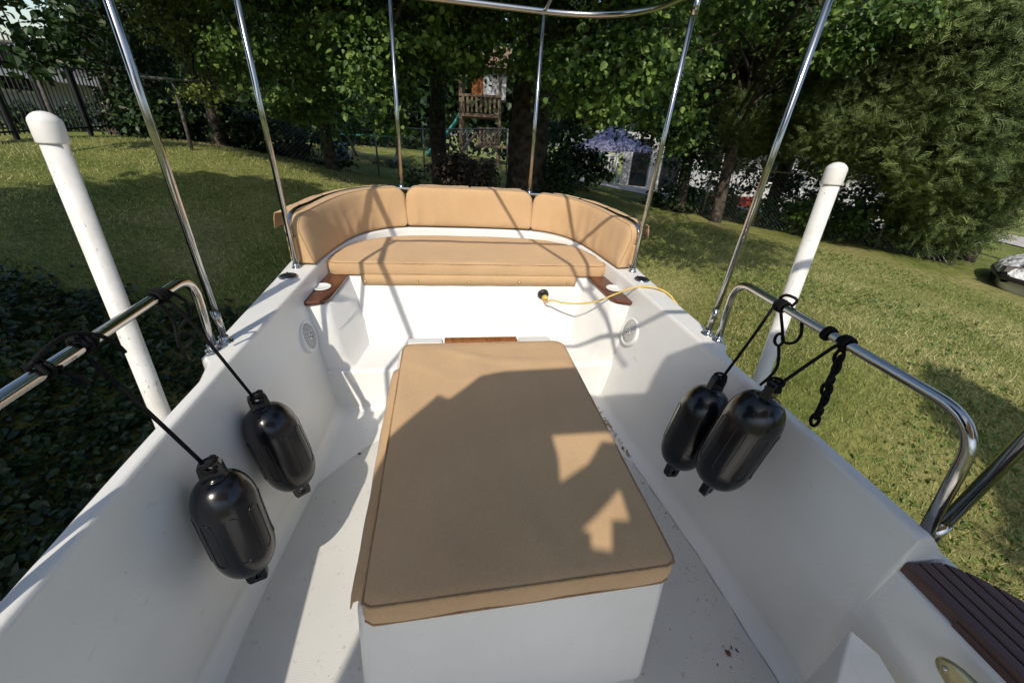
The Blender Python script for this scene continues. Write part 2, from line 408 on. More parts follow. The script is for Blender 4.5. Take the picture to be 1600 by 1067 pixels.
def ground():
    rr = np.concatenate([np.linspace(0, 20, 90), np.geomspace(20.6, 150, 34)]); na = 180
    A = np.linspace(0, 2*np.pi, na, endpoint=False)
    X = (rr[:, None]*np.sin(A)).ravel(); Y = (rr[:, None]*np.cos(A)).ravel()
    Z = gzs(np.stack([X, Y], 1)); 
    V = np.stack([X, Y, Z], 1); i, j = np.meshgrid(np.arange(len(rr)-1), np.arange(na), indexing='ij')
    F = np.stack([i*na+j, (i+1)*na+j, (i+1)*na+(j+1) % na, i*na+(j+1) % na], -1).reshape(-1, 4)
    o = np_mesh('lawn', V, F[:, ::-1], M['lawn'], True); tag(o, 'grass lawn around the boat', None, None, 'structure')
ground()

# ============================================================ THE BOAT
ZF = -.62                                    # cockpit sole
boat = empty('boat', (0, 1.2, -.9), 'white fibreglass boat with open cockpit and steel tube frame on the lawn', 'boat')
def interp(x, xs, ys): return float(np.interp(x, xs, ys))
def inner_x(y): return interp(y, [-1.2, .45, .9, 1.4, 1.67, 1.94, 2.27], [.93, .955, .95, .93, .915, .903, .885])
def outer_x(y): return interp(y, [-1.2, .45, .9, 1.27, 1.345, 2.1, 2.3], [1.02, 1.005, 1.0, .985, 1.045, 1.045, 1.05])
def foot_x(y): return interp(y, [-1.2, .4, .88, 1.3, 1.55, 1.93, 2.27], [.95, .915, .882, .825, .79, .765, .74])
# plan path round the stern: inner edge / outer edge / wall foot, right side then mirrored
YS = [-1.2, -.6, 0, .3, .41, .424, .428, .434, .438, .45, .6, .8, 1.0, 1.2, 1.30, 1.325, 1.345, 1.5, 1.7, 1.9, 2.1, 2.27]
ARC_I = [(.868, 2.42), (.838, 2.6), (.80, 2.75), (.74, 2.88), (.66, 2.98), (.56, 3.06), (.44, 3.105), (.28, 3.125), (.1, 3.135)]
ARC_O = [(1.05, 2.48), (1.045, 2.70), (1.03, 2.88), (.99, 3.05), (.91, 3.2), (.79, 3.31), (.62, 3.37), (.38, 3.40), (.13, 3.41)]
def profile(side, I, O, F, zt, i):
    ix, iy = I; ox, oy = O; fx, fy = F
    d = np.array([ox-ix, oy-iy]); L = np.linalg.norm(d); d /= L
    g = np.array([fx-ix, fy-iy]); gl = np.linalg.norm(g); g /= max(gl, 1e-6)
    P = []
    def q(base, off, dr, z): P.append((side*(base[0]+dr[0]*off), base[1]+dr[1]*off, z))
    q((ox, oy), -.28, d, -1.25); q((ox, oy), -.10, d, -.85); q((ox, oy), -.005, d, -.25)
    q((ox, oy), 0, d, zt-.03); q((ox, oy), -.004, d, zt-.012); q((ox, oy), -.012, d, zt-.003); q((ox, oy), -.017, d, zt); q((ox, oy), -.021, d, zt)
    q((ix, iy), .013, d, zt); q((ix, iy), .009, d, zt); q((ix, iy), .003, d, zt-.002); q((ix, iy), 0.0005, d, zt-.006); q((ix, iy), .002, g, zt-.012); q((ix, iy), .004, g, zt-.018)
    h0 = zt-.018; h1 = ZF
    for t in (.25, .5, .75): q((ix, iy), .01+(gl-.05)*t*t**.15, g, h0+(h1+.06-h0)*t)
    q((ix, iy), gl-.035, g, ZF+.055); q((ix, iy), gl-.005, g, ZF+.018); q((ix, iy), gl+.03, g, ZF+.003); q((ix, iy), gl+.09, g, ZF)
    return P
rows = []
def side_rows(side):
    out = []
    for i, y in enumerate(YS):
        zt = .12
        if side > 0 and y < .43: zt = -.005
        if side > 0 and y in (.434, .438): zt = .117
        O = (outer_x(y), y)
        if side > 0 and y < .43: O = (1.13, y)
        out.append(profile(side, (inner_x(y), y), O, (foot_x(y), y), zt, i))
    for (a, b) in zip(ARC_I, ARC_O):
        L = math.hypot(a[0], a[1]-2.0)
        out.append(profile(side, a, b, (a[0]*.86, 2.0+(a[1]-2.0)*.86), .12, 0))
    return out
rr_ = side_rows(1); ll_ = side_rows(-1)
mb = MB(); mb.grid(rr_+ll_[::-1])
hull = mb.build('hull', M['gel'], boat, weld=True)
hull.modifiers.new('wn', 'WEIGHTED_NORMAL').weight = 70
mb = MB()
# transom panel, seat deck, raised platform
def sheet(lst): return lst
T0, T1 = 2.37, 2.235
X = [-.95, -.5, 0, .5, .95]
prof = [(T0+.72, .028), (T0+.03, .028), (T0+.008, .022), (T0, .0), (T1+.02, -.31), (T1, -.345), (T1-.03, -.357), (1.965, -.362), (1.945, -.367), (1.935, -.385), (1.925, ZF+.02), (1.90, ZF+.002), (1.88, ZF-.004)]
mb.grid([[(x, y, z) for (y, z) in prof] for x in X], flip=True)
mb.build('stern_bulkhead', M['gel'], boat, weld=True)
MB().box((-.98, -1.2, ZF-.05), (.98, 2.5, ZF)).build('cockpit_sole', M['gel'], boat)
# non-skid panels beside the box, 4 mm above the sole
for s in (-1, 1):
    poly = [(s*.40, -1.0), (s*(foot_x(-1)-.05), -1.0), (s*(foot_x(.4)-.035), .4), (s*(foot_x(.8)-.03), .8), (s*(foot_x(1.2)-.03), 1.2), (s*(foot_x(1.4)-.03), 1.38)]
    poly += [(s*.68, 1.50), (s*.60, 1.60), (s*.52, 1.66), (s*.40, 1.68)]
    if s < 0: poly = poly[::-1]
    MB().prism(poly, ZF-.01, ZF+.005).build('nonskid_panel', M['nonskid'], boat)
    gr = [(s*(foot_x(y)-.036+.0025*math.sin(y*31)), y, ZF+.004) for y in np.linspace(-.9, 1.36, 60)]
    MB().tube(gr, [.0009+.0009*abs(math.sin(q*2.3)) if s > 0 else .0006 for q in range(60)], 5).build('sole_seam', M['soil'], boat)
# pods under the cup boards
for s in (-1, 1):
    m2 = MB()
    top = [(s*.97, 2.42), (s*.97, 1.985), (s*.79, 1.995), (s*.765, 2.02), (s*.735, 2.42)]
    def lv(z, x1, x2, yf):
        return [(s*1.0, 2.45, z), (s*1.0, yf, z), (s*(x1+.03), yf, z), (s*x1, yf+.03, z), (s*x2, 2.45, z)]
    G = [lv(.012, .775, .735, 2.0), lv(0, .77, .73, 1.99), lv(-.15, .75, .67, 1.975), lv(-.28, .725, .62, 1.955), lv(-.345, .70, .60, 1.96), lv(-.368, .68, .58, 1.955)]
    m2.grid(G); m2.add([p for p in G[0]], [(0, 1, 2, 3, 4)], False)
    m2.build('corner_pod', M['gel'], boat, weld=True)
    # mahogany board with rounded corner and white cup insert
    b = MB(); pl = [(s*.925, 2.385), (s*.745, 2.365), (s*.775, 2.03), (s*.80, 1.995), (s*.835, 1.985), (s*.925, 1.965)]
    if s < 0: pl = pl[::-1]
    bd = b.prism(pl, .012, .034).build('cup_board', M['mahog'], boat, bevel=.006, origin=(s*.85, 2.18, .02))
    c = MB(); cx, cy = s*.845, 2.165
    c.lathe([(.046, .037), (.050, .040), (.046, .043), (.041, .041), (.036, .036), (.034, .030), (.02, .0355), (0, .0355)], 32, Matrix.Translation((cx, cy, 0)))
    c.build('cup_holder', M['whiteplastic'], bd)
    # deck disc (black vent cap)
    d = MB(); mt = Matrix.Translation((s*.978, 2.10, .12))
    d.lathe([(.046, 0), (.046, .004), (.042, .008)], 32, mt).build('deck_cap_ring', M['steel'], boat)
    d = MB(); d.lathe([(.0, .013), (.02, .0128), (.036, .0105), (.040, .007), (.040, .002)], 32, mt)
    for a in range(4):
        x = .034*math.cos(a*math.pi/2+.4); y = .034*math.sin(a*math.pi/2+.4)
        d.lathe([(0, .016), (.004, .014), (.005, .010)], 8, mt @ Matrix.Translation((x, y, 0)))
    d.build('deck_cap', M['blackplastic'], boat)
    # speaker on side wall
    yc, zc = 1.89, -.115; xw = interp(yc, [1.4, 1.94], [.93, .903])-.031
    ang = math.atan2(.155, .60)
    mt = Matrix.Translation((s*xw, yc, zc)) @ Matrix.Rotation(-s*(math.pi/2-ang), 4, 'Y')
    rg = MB().lathe([(.086, -.03), (.088, .004), (.085, .012), (.078, .017), (.070, .017), (.066, .012)], 40, mt).build('speaker', M['whiteplastic'], boat, origin=(s*xw, yc, zc))
    MB().lathe([(.068, .010), (.066, .0125), (.04, .0145), (.018, .0155), (0, .0155)], 40, mt).build('grille', M['grille'], rg)
    e = MB().lathe([(.019, .014), (.019, .019), (.013, .021), (0, .0215)], 20, mt).build('emblem', M['whiteplastic'], rg)
    e = MB()
    for a in range(3): 
        t = a*2.094+.5; e.lathe([(.0048, .0195), (.0045, .0232), (0, .0235)], 8, mt @ Matrix.Translation((.0105*math.cos(t), .0105*math.sin(t), 0)))
    e.build('emblem_mark', M['blackplastic'], rg)
# engine box
bx = MB().add([(-.435, .485, ZF-.01), (.435, .485, ZF-.01), (.42, 1.75, ZF-.01), (-.42, 1.75, ZF-.01), (-.405, .53, -.085), (.40, .53, -.085), (.40, 1.715, -.085), (-.405, 1.715, -.085)],
    [(0, 3, 2, 1), (4, 5, 6, 7), (0, 1, 5, 4), (1, 2, 6, 5), (2, 3, 7, 6), (3, 0, 4, 7)], False).build('engine_box', M['gel'], boat, bevel=.028, bseg=4)
for x0, x1 in ((-.36, -.195), (.172, .335)):
    MB().box((x0, 1.655, -.08), (x1, 1.712, -.03)).build('raised_pad', M['gel'], boat, bevel=.012)
MB().box((-.188, 1.665, -.08), (.165, 1.705, -.026)).build('wood_trim', M['trimwood'], boat, bevel=.004)
# moulded ridge low on the right wall
A_ = onx(1328, 984, .868); L1 = onz(1256, 1067, ZF+.07); L2 = L1+(L1-A_)*1.5; L2[2] = ZF+.01; G1 = onx(1306, 1067, .805); G2 = G1+(G1-A_)*2.0; H1 = onx(1400, 1067, .90); H2 = H1+(H1-A_)*2.0; H2[0] = .95
L0 = np.array([.875, A_[1]+.03, A_[2]-.10])
MB().grid([[tuple(A_), tuple(A_), tuple(A_)], [tuple((A_+L1)/2+np.array([.012, 0, -.012])), tuple((A_+G1)/2), tuple((A_+H1)/2+np.array([.02, 0, 0]))], [tuple(L1), tuple(G1), tuple(H1)], [tuple(L2), tuple(G2), tuple(H2)]]).build('moulded_ridge', M['gel'], boat, weld=True, bevel=.008)
# planked step pad on the right gunwale
sp = empty('step_pad', (1.04, .1, .01), None, None); sp.parent = boat; sp.location = Vector((1.04, .1, .01))-boat.location
bd = []
def pend(x): return float(np.interp(x, [.96, 1.06, 1.10, 1.14, 1.2], [.428, .418, .39, .345, .25]))
for k in range(6):
    x0 = .962+k*.034
    MB().prism([(x0, -.75), (x0+.0285, -.75), (x0+.0285, pend(x0+.0285)), (x0, pend(x0))], -.004, .030).build('plank', M['teak'], sp, bevel=.003)
MB().box((.958, -.76, -.012), (1.165, .30, .012)).build('step_base', M['teak'], sp)
# brass latch plate on the right wall
mt = Matrix.Translation((.897, .19, -.045)) @ Matrix.Rotation(R(-90+8), 4, 'Y')
m3 = MB(); m3.lathe([(0, .006), (.05, .006), (.056, .003), (.057, -.004)], 36, mt, sx=.55, sy=1.25)
o = m3.build('latch_plate', M['brass'], boat)
MB().lathe([(0, .010), (.004, .009), (.006, .006)], 12, mt @ Matrix.Translation((0, .05, 0))).build('screw', M['steel'], o)

# ---- stainless frame: legs, grab rails, top frame, roof
ZT = 1.50
fr = boat
def base_plate(x, y, z=.12, r=.036):
    r = r*.82; m3 = MB(); m3.lathe([(r, 0), (r, .003), (r*.9, .005), (.0185, .007), (.0170, .022), (.0155, .025)], 24, Matrix.Translation((x, y, z)))
    for a in range(3):
        t = a*2.094+.6; m3.lathe([(0, .011), (.0035, .0105), (.005, .006)], 8, Matrix.Translation((x+r*.72*math.cos(t), y+r*.72*math.sin(t), z)))
    return m3.build('base_plate', M['steel'], fr)
MB().box((.985, .15, -.10), (1.145, .56, -.007)).build('side_deck', M['gel'], fr, bevel=.012)
MB().box((-1.10, .40, .06), (-1.0, .53, .119)).build('side_deck', M['gel'], fr, bevel=.012)
for s in (-1, 1):
    # mid leg
    MB().tube([(s*1.005, 1.445, .12), (s*1.0, 1.435, ZT+.03)], .0122, 20).build('canopy_leg', M['steel'], fr)
    MB().tube([(s*1.0047, 1.4445, .17), (s*1.0043, 1.444, .25)], .0138, 20).build('leg_sleeve', M['steel'], fr)
    base_plate(s*1.005, 1.445)
    # aft leg
    MB().tube([(s*.978, 2.238, .12), (s*.978, 2.20 if s < 0 else 2.225, ZT)], .0130, 20).build('canopy_leg', M['steel'], fr)
    base_plate(s*.978, 2.238, r=.03)
    MB().tube([(s*.978, 2.215, ZT-.12), (s*.978, 2.213, ZT-.05)], .0148, 20).build('leg_sleeve', M['steel'], fr)
    # near leg beside the rail
    MB().tube([(s*1.052, .462, .02 if s > 0 else .12), (s*1.05, .458, ZT)], .0145, 20).build('canopy_leg', M['steel'], fr)
    MB().tube([(s*1.052, .462, .02 if s > 0 else .12), (s*1.052, .462, .13 if s > 0 else .2)], .0165, 20).build('leg_sleeve', M['steel'], fr)
    base_plate(s*1.052, .462, -.006 if s > 0 else .12, .030)
    # grab rail: up, over, down
    pts = fillet([(s*1.018, 1.385, .12), (s*1.012, 1.40, .405), (s*1.006, .51, .425 if s < 0 else .415), (s*1.0, .455, .10 if s > 0 else .12)], [0, .10, .10, 0], 10)
    MB().tube(pts, .0145, 20).build('grab_rail', M['steel'], fr)
    base_plate(s*1.018, 1.385, r=.032)
    # stern posts behind the backrests
    MB().tube([(s*.485, 3.225, .12), (s*.478, 3.225, ZT-.02)], .0135, 18).build('stern_post', M['steel'], fr)
    base_plate(s*.485, 3.225, r=.028)
    MB().lathe([(.019, 0), (.019, .05)], 16, Matrix.Translation((s*.485, 3.225, .355))).build('post_clamp', M['steel'], fr)
# backrest rail following the stern
pr = [(.978, 2.30, .12), (.985, 2.30, .37), (.95, 2.62, .385), (.90, 2.85, .385), (.80, 3.05, .385), (.66, 3.17, .385), (.48, 3.205, .38), (0, 3.215, .38)]
full = pr+[(-x, y, z) for x, y, z in pr[:-1]][::-1]
MB().tube(catmull(full, 6), .0125, 16).build('backrest_rail', M['steel'], fr)
# top frame
w_ = 1.06
loop = fillet([(w_, -.6, ZT+.06), (w_, 1.5, ZT+.03), (w_, 3.19, ZT-.01), (-w_, 3.19, ZT-.01), (-w_, 1.5, ZT+.03), (-w_, -.6, ZT+.06)], [0, .1, .62, .62, .1, 0], 14)
MB().tube(loop, .018, 20).build('top_frame', M['steel'], fr)
def rod(a, b, r=.0135):
    MB().tube([a, b], r, 16).build('frame_rod', M['steel'], fr)
rod((-.50, 3.19, ZT), (.18, .75, ZT+.03), .012); rod((.478, 3.19, ZT), (.20, .75, ZT+.03), .012)
rod((-1.06, 1.43, ZT+.02), (1.06, 1.43, ZT+.02), .015)
rod((-1.06, .30, ZT+.03), (1.06, .30, ZT+.03), .015)
rod((.18, .80, ZT+.03), (.19, .0, ZT+.06), .012)
# canopy roof above the helm (behind and above the viewpoint), unseen; outline and holes shaped to cast the cockpit shadow and sun patches
roof = [(1.12, -.05), (.39, -.07), (.31, -.07), (.24, -.19), (.19, -.29), (.10, -.25), (-.185, -.175), (-.51, -.19), (-.61, -.22), (-.74, -.36), (-.78, -.33), (-.945, -.55), (-.98, -.625),
        (-1.15, -1.1), (-1.34, -1.6), (-1.34, -1.95), (1.12, -1.95)]
hole = [(-.396, -.56), (-.17, -.56), (-.18, -.63), (-.235, -.62), (-.31, -.71), (-.418, -.774), (-.40, -.68)]
hole2 = [(-.242, -.80), (-.257, -.917), (-.31, -.91), (-.343, -.998), (-.39, -.985), (-.38, -.94), (-.415, -.93), (-.33, -.87)]
def slab_with_holes(name, outer, holes, z0, z1, mat, parent):
    bm = bmesh.new(); es = []
    for lp in [outer]+holes:
        vs = [bm.verts.new((x, y, z0)) for x, y in lp]
        es += [bm.edges.new((vs[i], vs[(i+1) % len(vs)])) for i in range(len(vs))]
    bmesh.ops.triangle_fill(bm, use_beauty=True, use_dissolve=False, edges=es)
    g = bmesh.ops.extrude_face_region(bm, geom=bm.faces[:])
    bmesh.ops.translate(bm, vec=(0, 0, z1-z0), verts=[v for v in g['geom'] if isinstance(v, bmesh.types.BMVert)])
    bmesh.ops.recalc_face_normals(bm, faces=bm.faces)
    me = bpy.data.meshes.new(name); off = -world_loc(parent); bmesh.ops.translate(bm, vec=off, verts=bm.verts)
    bm.to_mesh(me); bm.free(); me.materials.append(mat)
    o = bpy.data.objects.new(name, me); COL.objects.link(o); o.parent = parent; return o
slab_with_holes('canopy_shadow_roof', roof, [hole, hole2], ZT+.08, ZT+.10, M['tan'], boat)

# ============================================================ CUSHIONS
def rounded_rect(x0, y0, x1, y1, r, k=6, shear=0):
    out = []
    for cx, cy, a0 in ((x1-r, y1-r, 0), (x0+r, y1-r, 90), (x0+r, y0+r, 180), (x1-r, y0+r, 270)):
        for j in range(k+1):
            a = R(a0+90*j/k); out.append((cx+r*math.cos(a), cy+r*math.sin(a)))
    return out
def resample(poly, n):
    P = np.array(poly+[poly[0]]); d = np.concatenate([[0], np.cumsum(np.linalg.norm(np.diff(P, axis=0), axis=1))])
    t = np.linspace(0, d[-1], n, endpoint=False)
    return np.stack([np.interp(t, d, P[:, 0]), np.interp(t, d, P[:, 1])], 1)
def cushion(name, poly, z0, z1, parent, label, cat, centre, puff=.006, n=160, group=None, seed=1):
    """boxed cushion: piped seams top and bottom, softly domed and wrinkled top"""
    P = resample(poly, n); c = np.array(centre); root = empty(name, (c[0], c[1], z0), label, cat, group)
    rg = np.random.default_rng(seed); ph = rg.uniform(0, 6, 6)
    def wr(x, y): return .0022*math.sin(9*x+ph[0]+3*math.sin(4*y+ph[1]))+.0018*math.sin(17*y+ph[2]+2*math.sin(6*x+ph[3]))+.0012*math.sin(31*x+11*y+ph[4])
    if name == 'box_cushion':
        wr0 = wr
        def wr(x, y):
            k = max(0, min(1, (y-1.15)/.3)); q = math.sin(34*y+9*x+2.2*math.sin(5*x+ph[1]))
            return wr0(x, y)+.006*k*max(0, q)**3*(.65+.35*math.sin(7*x+1))+.006*max(0, math.sin(26*x+5*y+ph[3]))**4*max(0, 1-abs(y-.60)/.12)
    m3 = MB(); rings = []
    spec = [(0, .0, 'b'), (.5, .0, 'b'), (.93, .0, 'b'), (1, .004, 's'), (1.006, .010, 's'), (1.010, (z1-z0)*.5, 's'), (1.006, (z1-z0)-.010, 's'), (1.0, (z1-z0)-.003, 's'),
            (.985, (z1-z0)+.002, 't'), (.95, (z1-z0)+puff*.5, 't'), (.92, (z1-z0)+puff*.7, 't'), (.89, (z1-z0)+puff*.8, 't'), (.86, (z1-z0)+puff*.9, 't'), (.83, (z1-z0)+puff*.93, 't'), (.80, (z1-z0)+puff*.96, 't'), (.77, (z1-z0)+puff, 't'), (.73, (z1-z0)+puff, 't'), (.69, (z1-z0)+puff*1.05, 't'), (.65, (z1-z0)+puff*1.1, 't'), (.6, (z1-z0)+puff*1.1, 't'), (.52, (z1-z0)+puff*1.15, 't'), (.45, (z1-z0)+puff*1.2, 't'), (.38, (z1-z0)+puff*1.2, 't'), (.3, (z1-z0)+puff*1.2, 't'), (.15, (z1-z0)+puff*1.2, 't'), (0.0, (z1-z0)+puff*1.2, 't')]
    for sc, z, kd in spec:
        row = []
        for (x, y) in P:
            X_, Y_ = c[0]+(x-c[0])*sc, c[1]+(y-c[1])*sc
            zz = z0+z
            if kd == 't': zz += wr(X_, Y_)*min(1, (1-sc)*9)
            if kd == 's':
                k = .0016*math.sin(23*(x+y)+ph[5]); X_ += k*np.sign(x-c[0]); Y_ += k*np.sign(y-c[1])
            row.append((X_, Y_, zz))
        rings.append(row)
    m3.grid([[rings[j][i] for j in range(len(rings))] for i in range(n)], closedu=True)
    body = m3.build('cushion_body', M['tan'], root, weld=True)
    for zz in (z0+.004, z1-.002):
        MB().tube([(c[0]+(x-c[0])*1.004, c[1]+(y-c[1])*1.004, zz) for x, y in P], .0028, 6, closed=True).build('piping', M['piping'], root)
    return root
cb = cushion('box_cushion', [(-.375, .506), (-.369, .498), (-.355, .495), (.362, .509), (.375, .516), (.381, .53), (.372, 1.57), (.362, 1.60), (.335, 1.615), (-.33, 1.608), (-.358, 1.60), (-.37, 1.575)],
             -.084, -.004, None, 'long rectangular tan canvas cushion lying on the white box in mid cockpit', 'cushion', (0, 1.05), seed=3)
# snapped side flaps of the box cover
for s, y0, y1 in ((-1, .545, 1.50),):
    G = []
    for j in range(26):
        y = y0+(y1-y0)*j/25; wv = .004*math.sin(j*1.3)+.003*math.sin(j*.55)
        off = .016+wv*.6 if s < 0 else .012
        off *= min(1, (j+3)/4)*min(1, (26-j)/3)
        G.append([(s*.372, y, -.058), (s*(.385+off*.4), y, -.062), (s*(.405+off*.55), y, -.070-off*.2), (s*(.412+off*.6), y-.004, -.085-off*.7)])
    m3 = MB(); m3.grid(G, flip=s > 0)
    o = m3.build('snap_flap', M['tan'], cb); sd = o.modifiers.new('solid', 'SOLIDIFY'); sd.thickness = .003
    if s < 0:
        for y in (.575, 1.02, 1.30):
            MB().lathe([(0, .006), (.006, .005), (.0085, 0)], 14, Matrix.Translation((-.408, y, -.083)) @ Matrix.Rotation(R(-60), 4, 'Y')).build('snap', M['steel'], cb)
# seat cushion across the stern
sp_ = [(-.845, 2.385), (-.82, 2.365), (.83, 2.365), (.855, 2.385), (.862, 2.46), (.835, 2.58), (.79, 2.70), (.70, 2.82), (.58, 2.90), (.40, 2.945), (.2, 2.96), (-.2, 2.96), (-.42, 2.94), (-.60, 2.885), (-.72, 2.79), (-.80, 2.67), (-.845, 2.52)]
sc_ = cushion('seat_cushion', sp_, .033, .108, None, 'wide tan seat cushion with curved back edge below the three backrests', 'cushion', (0, 2.64), n=220, seed=5)
G = []
for j in range(60):
    x = -.675+1.345*j/59; wv = .002*math.sin(j*.6)+.001*math.sin(j*1.7)
    G.append([(x, 2.372, .036), (x, 2.364, .032), (x, 2.361+wv*.2, .012), (x+(.01 if j == 0 else -.01 if j == 59 else 0), 2.359+wv*.6, -.032)])
m3 = MB(); m3.grid(G); o = m3.build('front_flap', M['tan'], sc_); sd = o.modifiers.new('solid', 'SOLIDIFY'); sd.thickness = .003
for x in (-.652, -.345, -.03, .29, .61):
    MB().lathe([(0, .0065), (.006, .005), (.009, 0)], 14, Matrix.Translation((x, 2.356, -.008)) @ Matrix.Rotation(R(90), 4, 'X')).build('snap', M['brass'], sc_)

# backrests: swept along a plan curve
def backrest(name, plan, zb, zt, label, th=.085, rtop=(.1, .1), rbot=(.03, .03), lean=.05, seed=1):
    C_ = np.array([list(p)[:2] for p in catmull([(x, y, 0) for x, y in plan], 10)])
    d = np.concatenate([[0], np.cumsum(np.linalg.norm(np.diff(C_, axis=0), axis=1))]); Lc = d[-1]
    nu, nv = 70, 18; rg = np.random.default_rng(seed); ph = rg.uniform(0, 6, 8)
    mid = C_[len(C_)//2]; root = empty(name, (mid[0], mid[1], zb), label, 'backrest cushion', 'tan backrest cushions round the stern seat')
    us = .5-.5*np.cos(np.linspace(0, np.pi, nu)); us = .5*us+.5*np.linspace(0, 1, nu)
    front, back = [], []; rim = []
    for u in us:
        s = u*Lc; x = np.interp(s, d, C_[:, 0]); y = np.interp(s, d, C_[:, 1])
        e = .01; tx = np.interp(min(s+e, Lc), d, C_[:, 0])-np.interp(max(s-e, 0), d, C_[:, 0]); ty = np.interp(min(s+e, Lc), d, C_[:, 1])-np.interp(max(s-e, 0), d, C_[:, 1])
        tl = math.hypot(tx, ty); nx, ny = ty/tl, -tx/tl                 # towards the seat
        def cr(dist, r): return r-math.sqrt(max(0, r*r-(r-min(dist, r))**2)) if r > 0 else 0
        ztop = (zt[0]+(zt[1]-zt[0])*u)-cr(s, rtop[0])-cr(Lc-s, rtop[1])
        zbot = zb+cr(s, rbot[0])+cr(Lc-s, rbot[1])
        fr_, bk_ = [], []
        for j in range(nv):
            v = j/(nv-1); vv = .5-.5*math.cos(math.pi*v); vv = .5*vv+.5*v
            z = zbot+(ztop-zbot)*vv
            ed = min(s, Lc-s, (z-zbot)+.002, (ztop-z)+.002)
            puff = (1-math.exp(-ed/.018))
            t = th*(.86+.14*puff)
            w = .011*(1-2*abs(math.sin(21*s+ph[0]+.9*math.sin(6*z+ph[1]+6*s)))**.7)*math.exp(-((z-zbot)/.11))*(.5+.5*math.sin(4.5*s+ph[5]))+.002*math.sin(60*s+ph[2]+18*z)*puff*math.exp(-((z-zbot)/.12))
            w += .0025*math.sin(14*s+ph[3])*math.sin(11*z+ph[4])*puff
            ln = -lean*vv
            fr_.append((x+nx*(t+w*puff+ln), y+ny*(t+w*puff+ln), z)); bk_.append((x+nx*ln, y+ny*ln, z))
        front.append(fr_); back.append(bk_)
    m3 = MB(); G = [f+b[::-1]+[f[0]] for f, b in zip(front, back)]
    m3.grid(G, flip=True)
    for G1, fl in ((G[0], False), (G[-1], True)):
        n = nv; vs = G1[:-1]; fs = [(j, j+1, 2*n-2-j, 2*n-1-j) for j in range(n-1)]
        m3.add(vs, fs, True)
    m3.build('cushion_body', M['tan'], root, weld=True)
    out = [f[0] for f in front]+front[-1][1:]+[f[-1] for f in front[::-1]][1:]+front[0][::-1][1:-1]
    MB().tube(out, .0026, 6, closed=True).build('piping', M['piping'], root)
    return root, front, back
br1, f1, b1 = backrest('backrest_cushion', [(-.965, 2.275), (-.945, 2.42), (-.91, 2.62), (-.855, 2.82), (-.77, 2.98), (-.65, 3.10), (-.535, 3.16), (-.462, 3.18)], .134, (.385, .40),
    'curved tan backrest cushion at the left end of the stern seat', rtop=(.075, .085), rbot=(.0, .03), seed=2)
br2, f2, b2 = backrest('backrest_cushion', [(-.452, 3.185), (-.2, 3.195), (.03, 3.2), (.25, 3.195), (.50, 3.185)], .138, (.405, .405),
    'straight tan backrest cushion in the middle of the stern seat', rtop=(.085, .085), rbot=(.025, .025), lean=.04, seed=4)
br3, f3, b3 = backrest('backrest_cushion', [(.51, 3.18), (.58, 3.16), (.69, 3.10), (.80, 2.98), (.872, 2.82), (.915, 2.62), (.945, 2.42), (.965, 2.275)], .134, (.40, .385),
    'curved tan backrest cushion at the right end of the stern seat', rtop=(.085, .075), rbot=(.03, .0), seed=9)
# flaps of the backrest covers laid over the tube rail behind
def rail_flap(parent, back, i0, i1, segs, seed):
    rg = np.random.default_rng(seed)
    idx = np.linspace(i0, i1, segs+1).astype(int)
    for a in range(segs):
        G = []
        for i in range(idx[a], idx[a+1]+(0 if a < segs-1 else 1)):
            p = Vector(back[i][-2]); q = Vector(back[i][len(back[i])//2]); f_ = Vector(f1[0][0])
            j = min(i+1, len(back)-1); t = Vector(back[j][5])-Vector(back[max(j-2, 0)][5]); t.z = 0; t.normalize(); n = Vector((t.y, -t.x, 0))
            w = .0018*math.sin(i*.45+a)+rg.uniform(-.0008, .0008); pz = p.z
            G.append([tuple(p+Vector((0, 0, -.012))), tuple(p-n*.012+Vector((0, 0, .004+w))), tuple(p-n*.045+Vector((0, 0, .008+w))), tuple(p-n*.080+Vector((0, 0, .001+w))),
                      tuple(p-n*.090+Vector((0, 0, -.03+w))), tuple(p-n*(.098+w)+Vector((0, 0, -.085)))])
        if len(G) > 1:
            m3 = MB(); m3.grid(G); o = m3.build('strap_flap', M['tan'], parent); sd = o.modifiers.new('solid', 'SOLIDIFY'); sd.thickness = .003
rail_flap(br1, b1, 8, 60, 4, 1); rail_flap(br3, b3, 12, 62, 4, 2); rail_flap(br2, b2, 10, 60, 2, 3)
for s, p in ((-1, br1), (1, br3)):                    # canvas sleeve round the end tube
    G = []
    for j in range(9):
        z = .15+.13*j/8; row = []
        for k in range(13):
            a = 2*math.pi*k/12; row.append((s*.985+.018*math.cos(a)*(1.2+.1*math.sin(j*2)), 2.285+.030*math.sin(a), z))
        G.append(row)
    m3 = MB(); m3.grid(G); o = m3.build('end_sleeve', M['tan'], p); sd = o.modifiers.new('solid', 'SOLIDIFY'); sd.thickness = .003

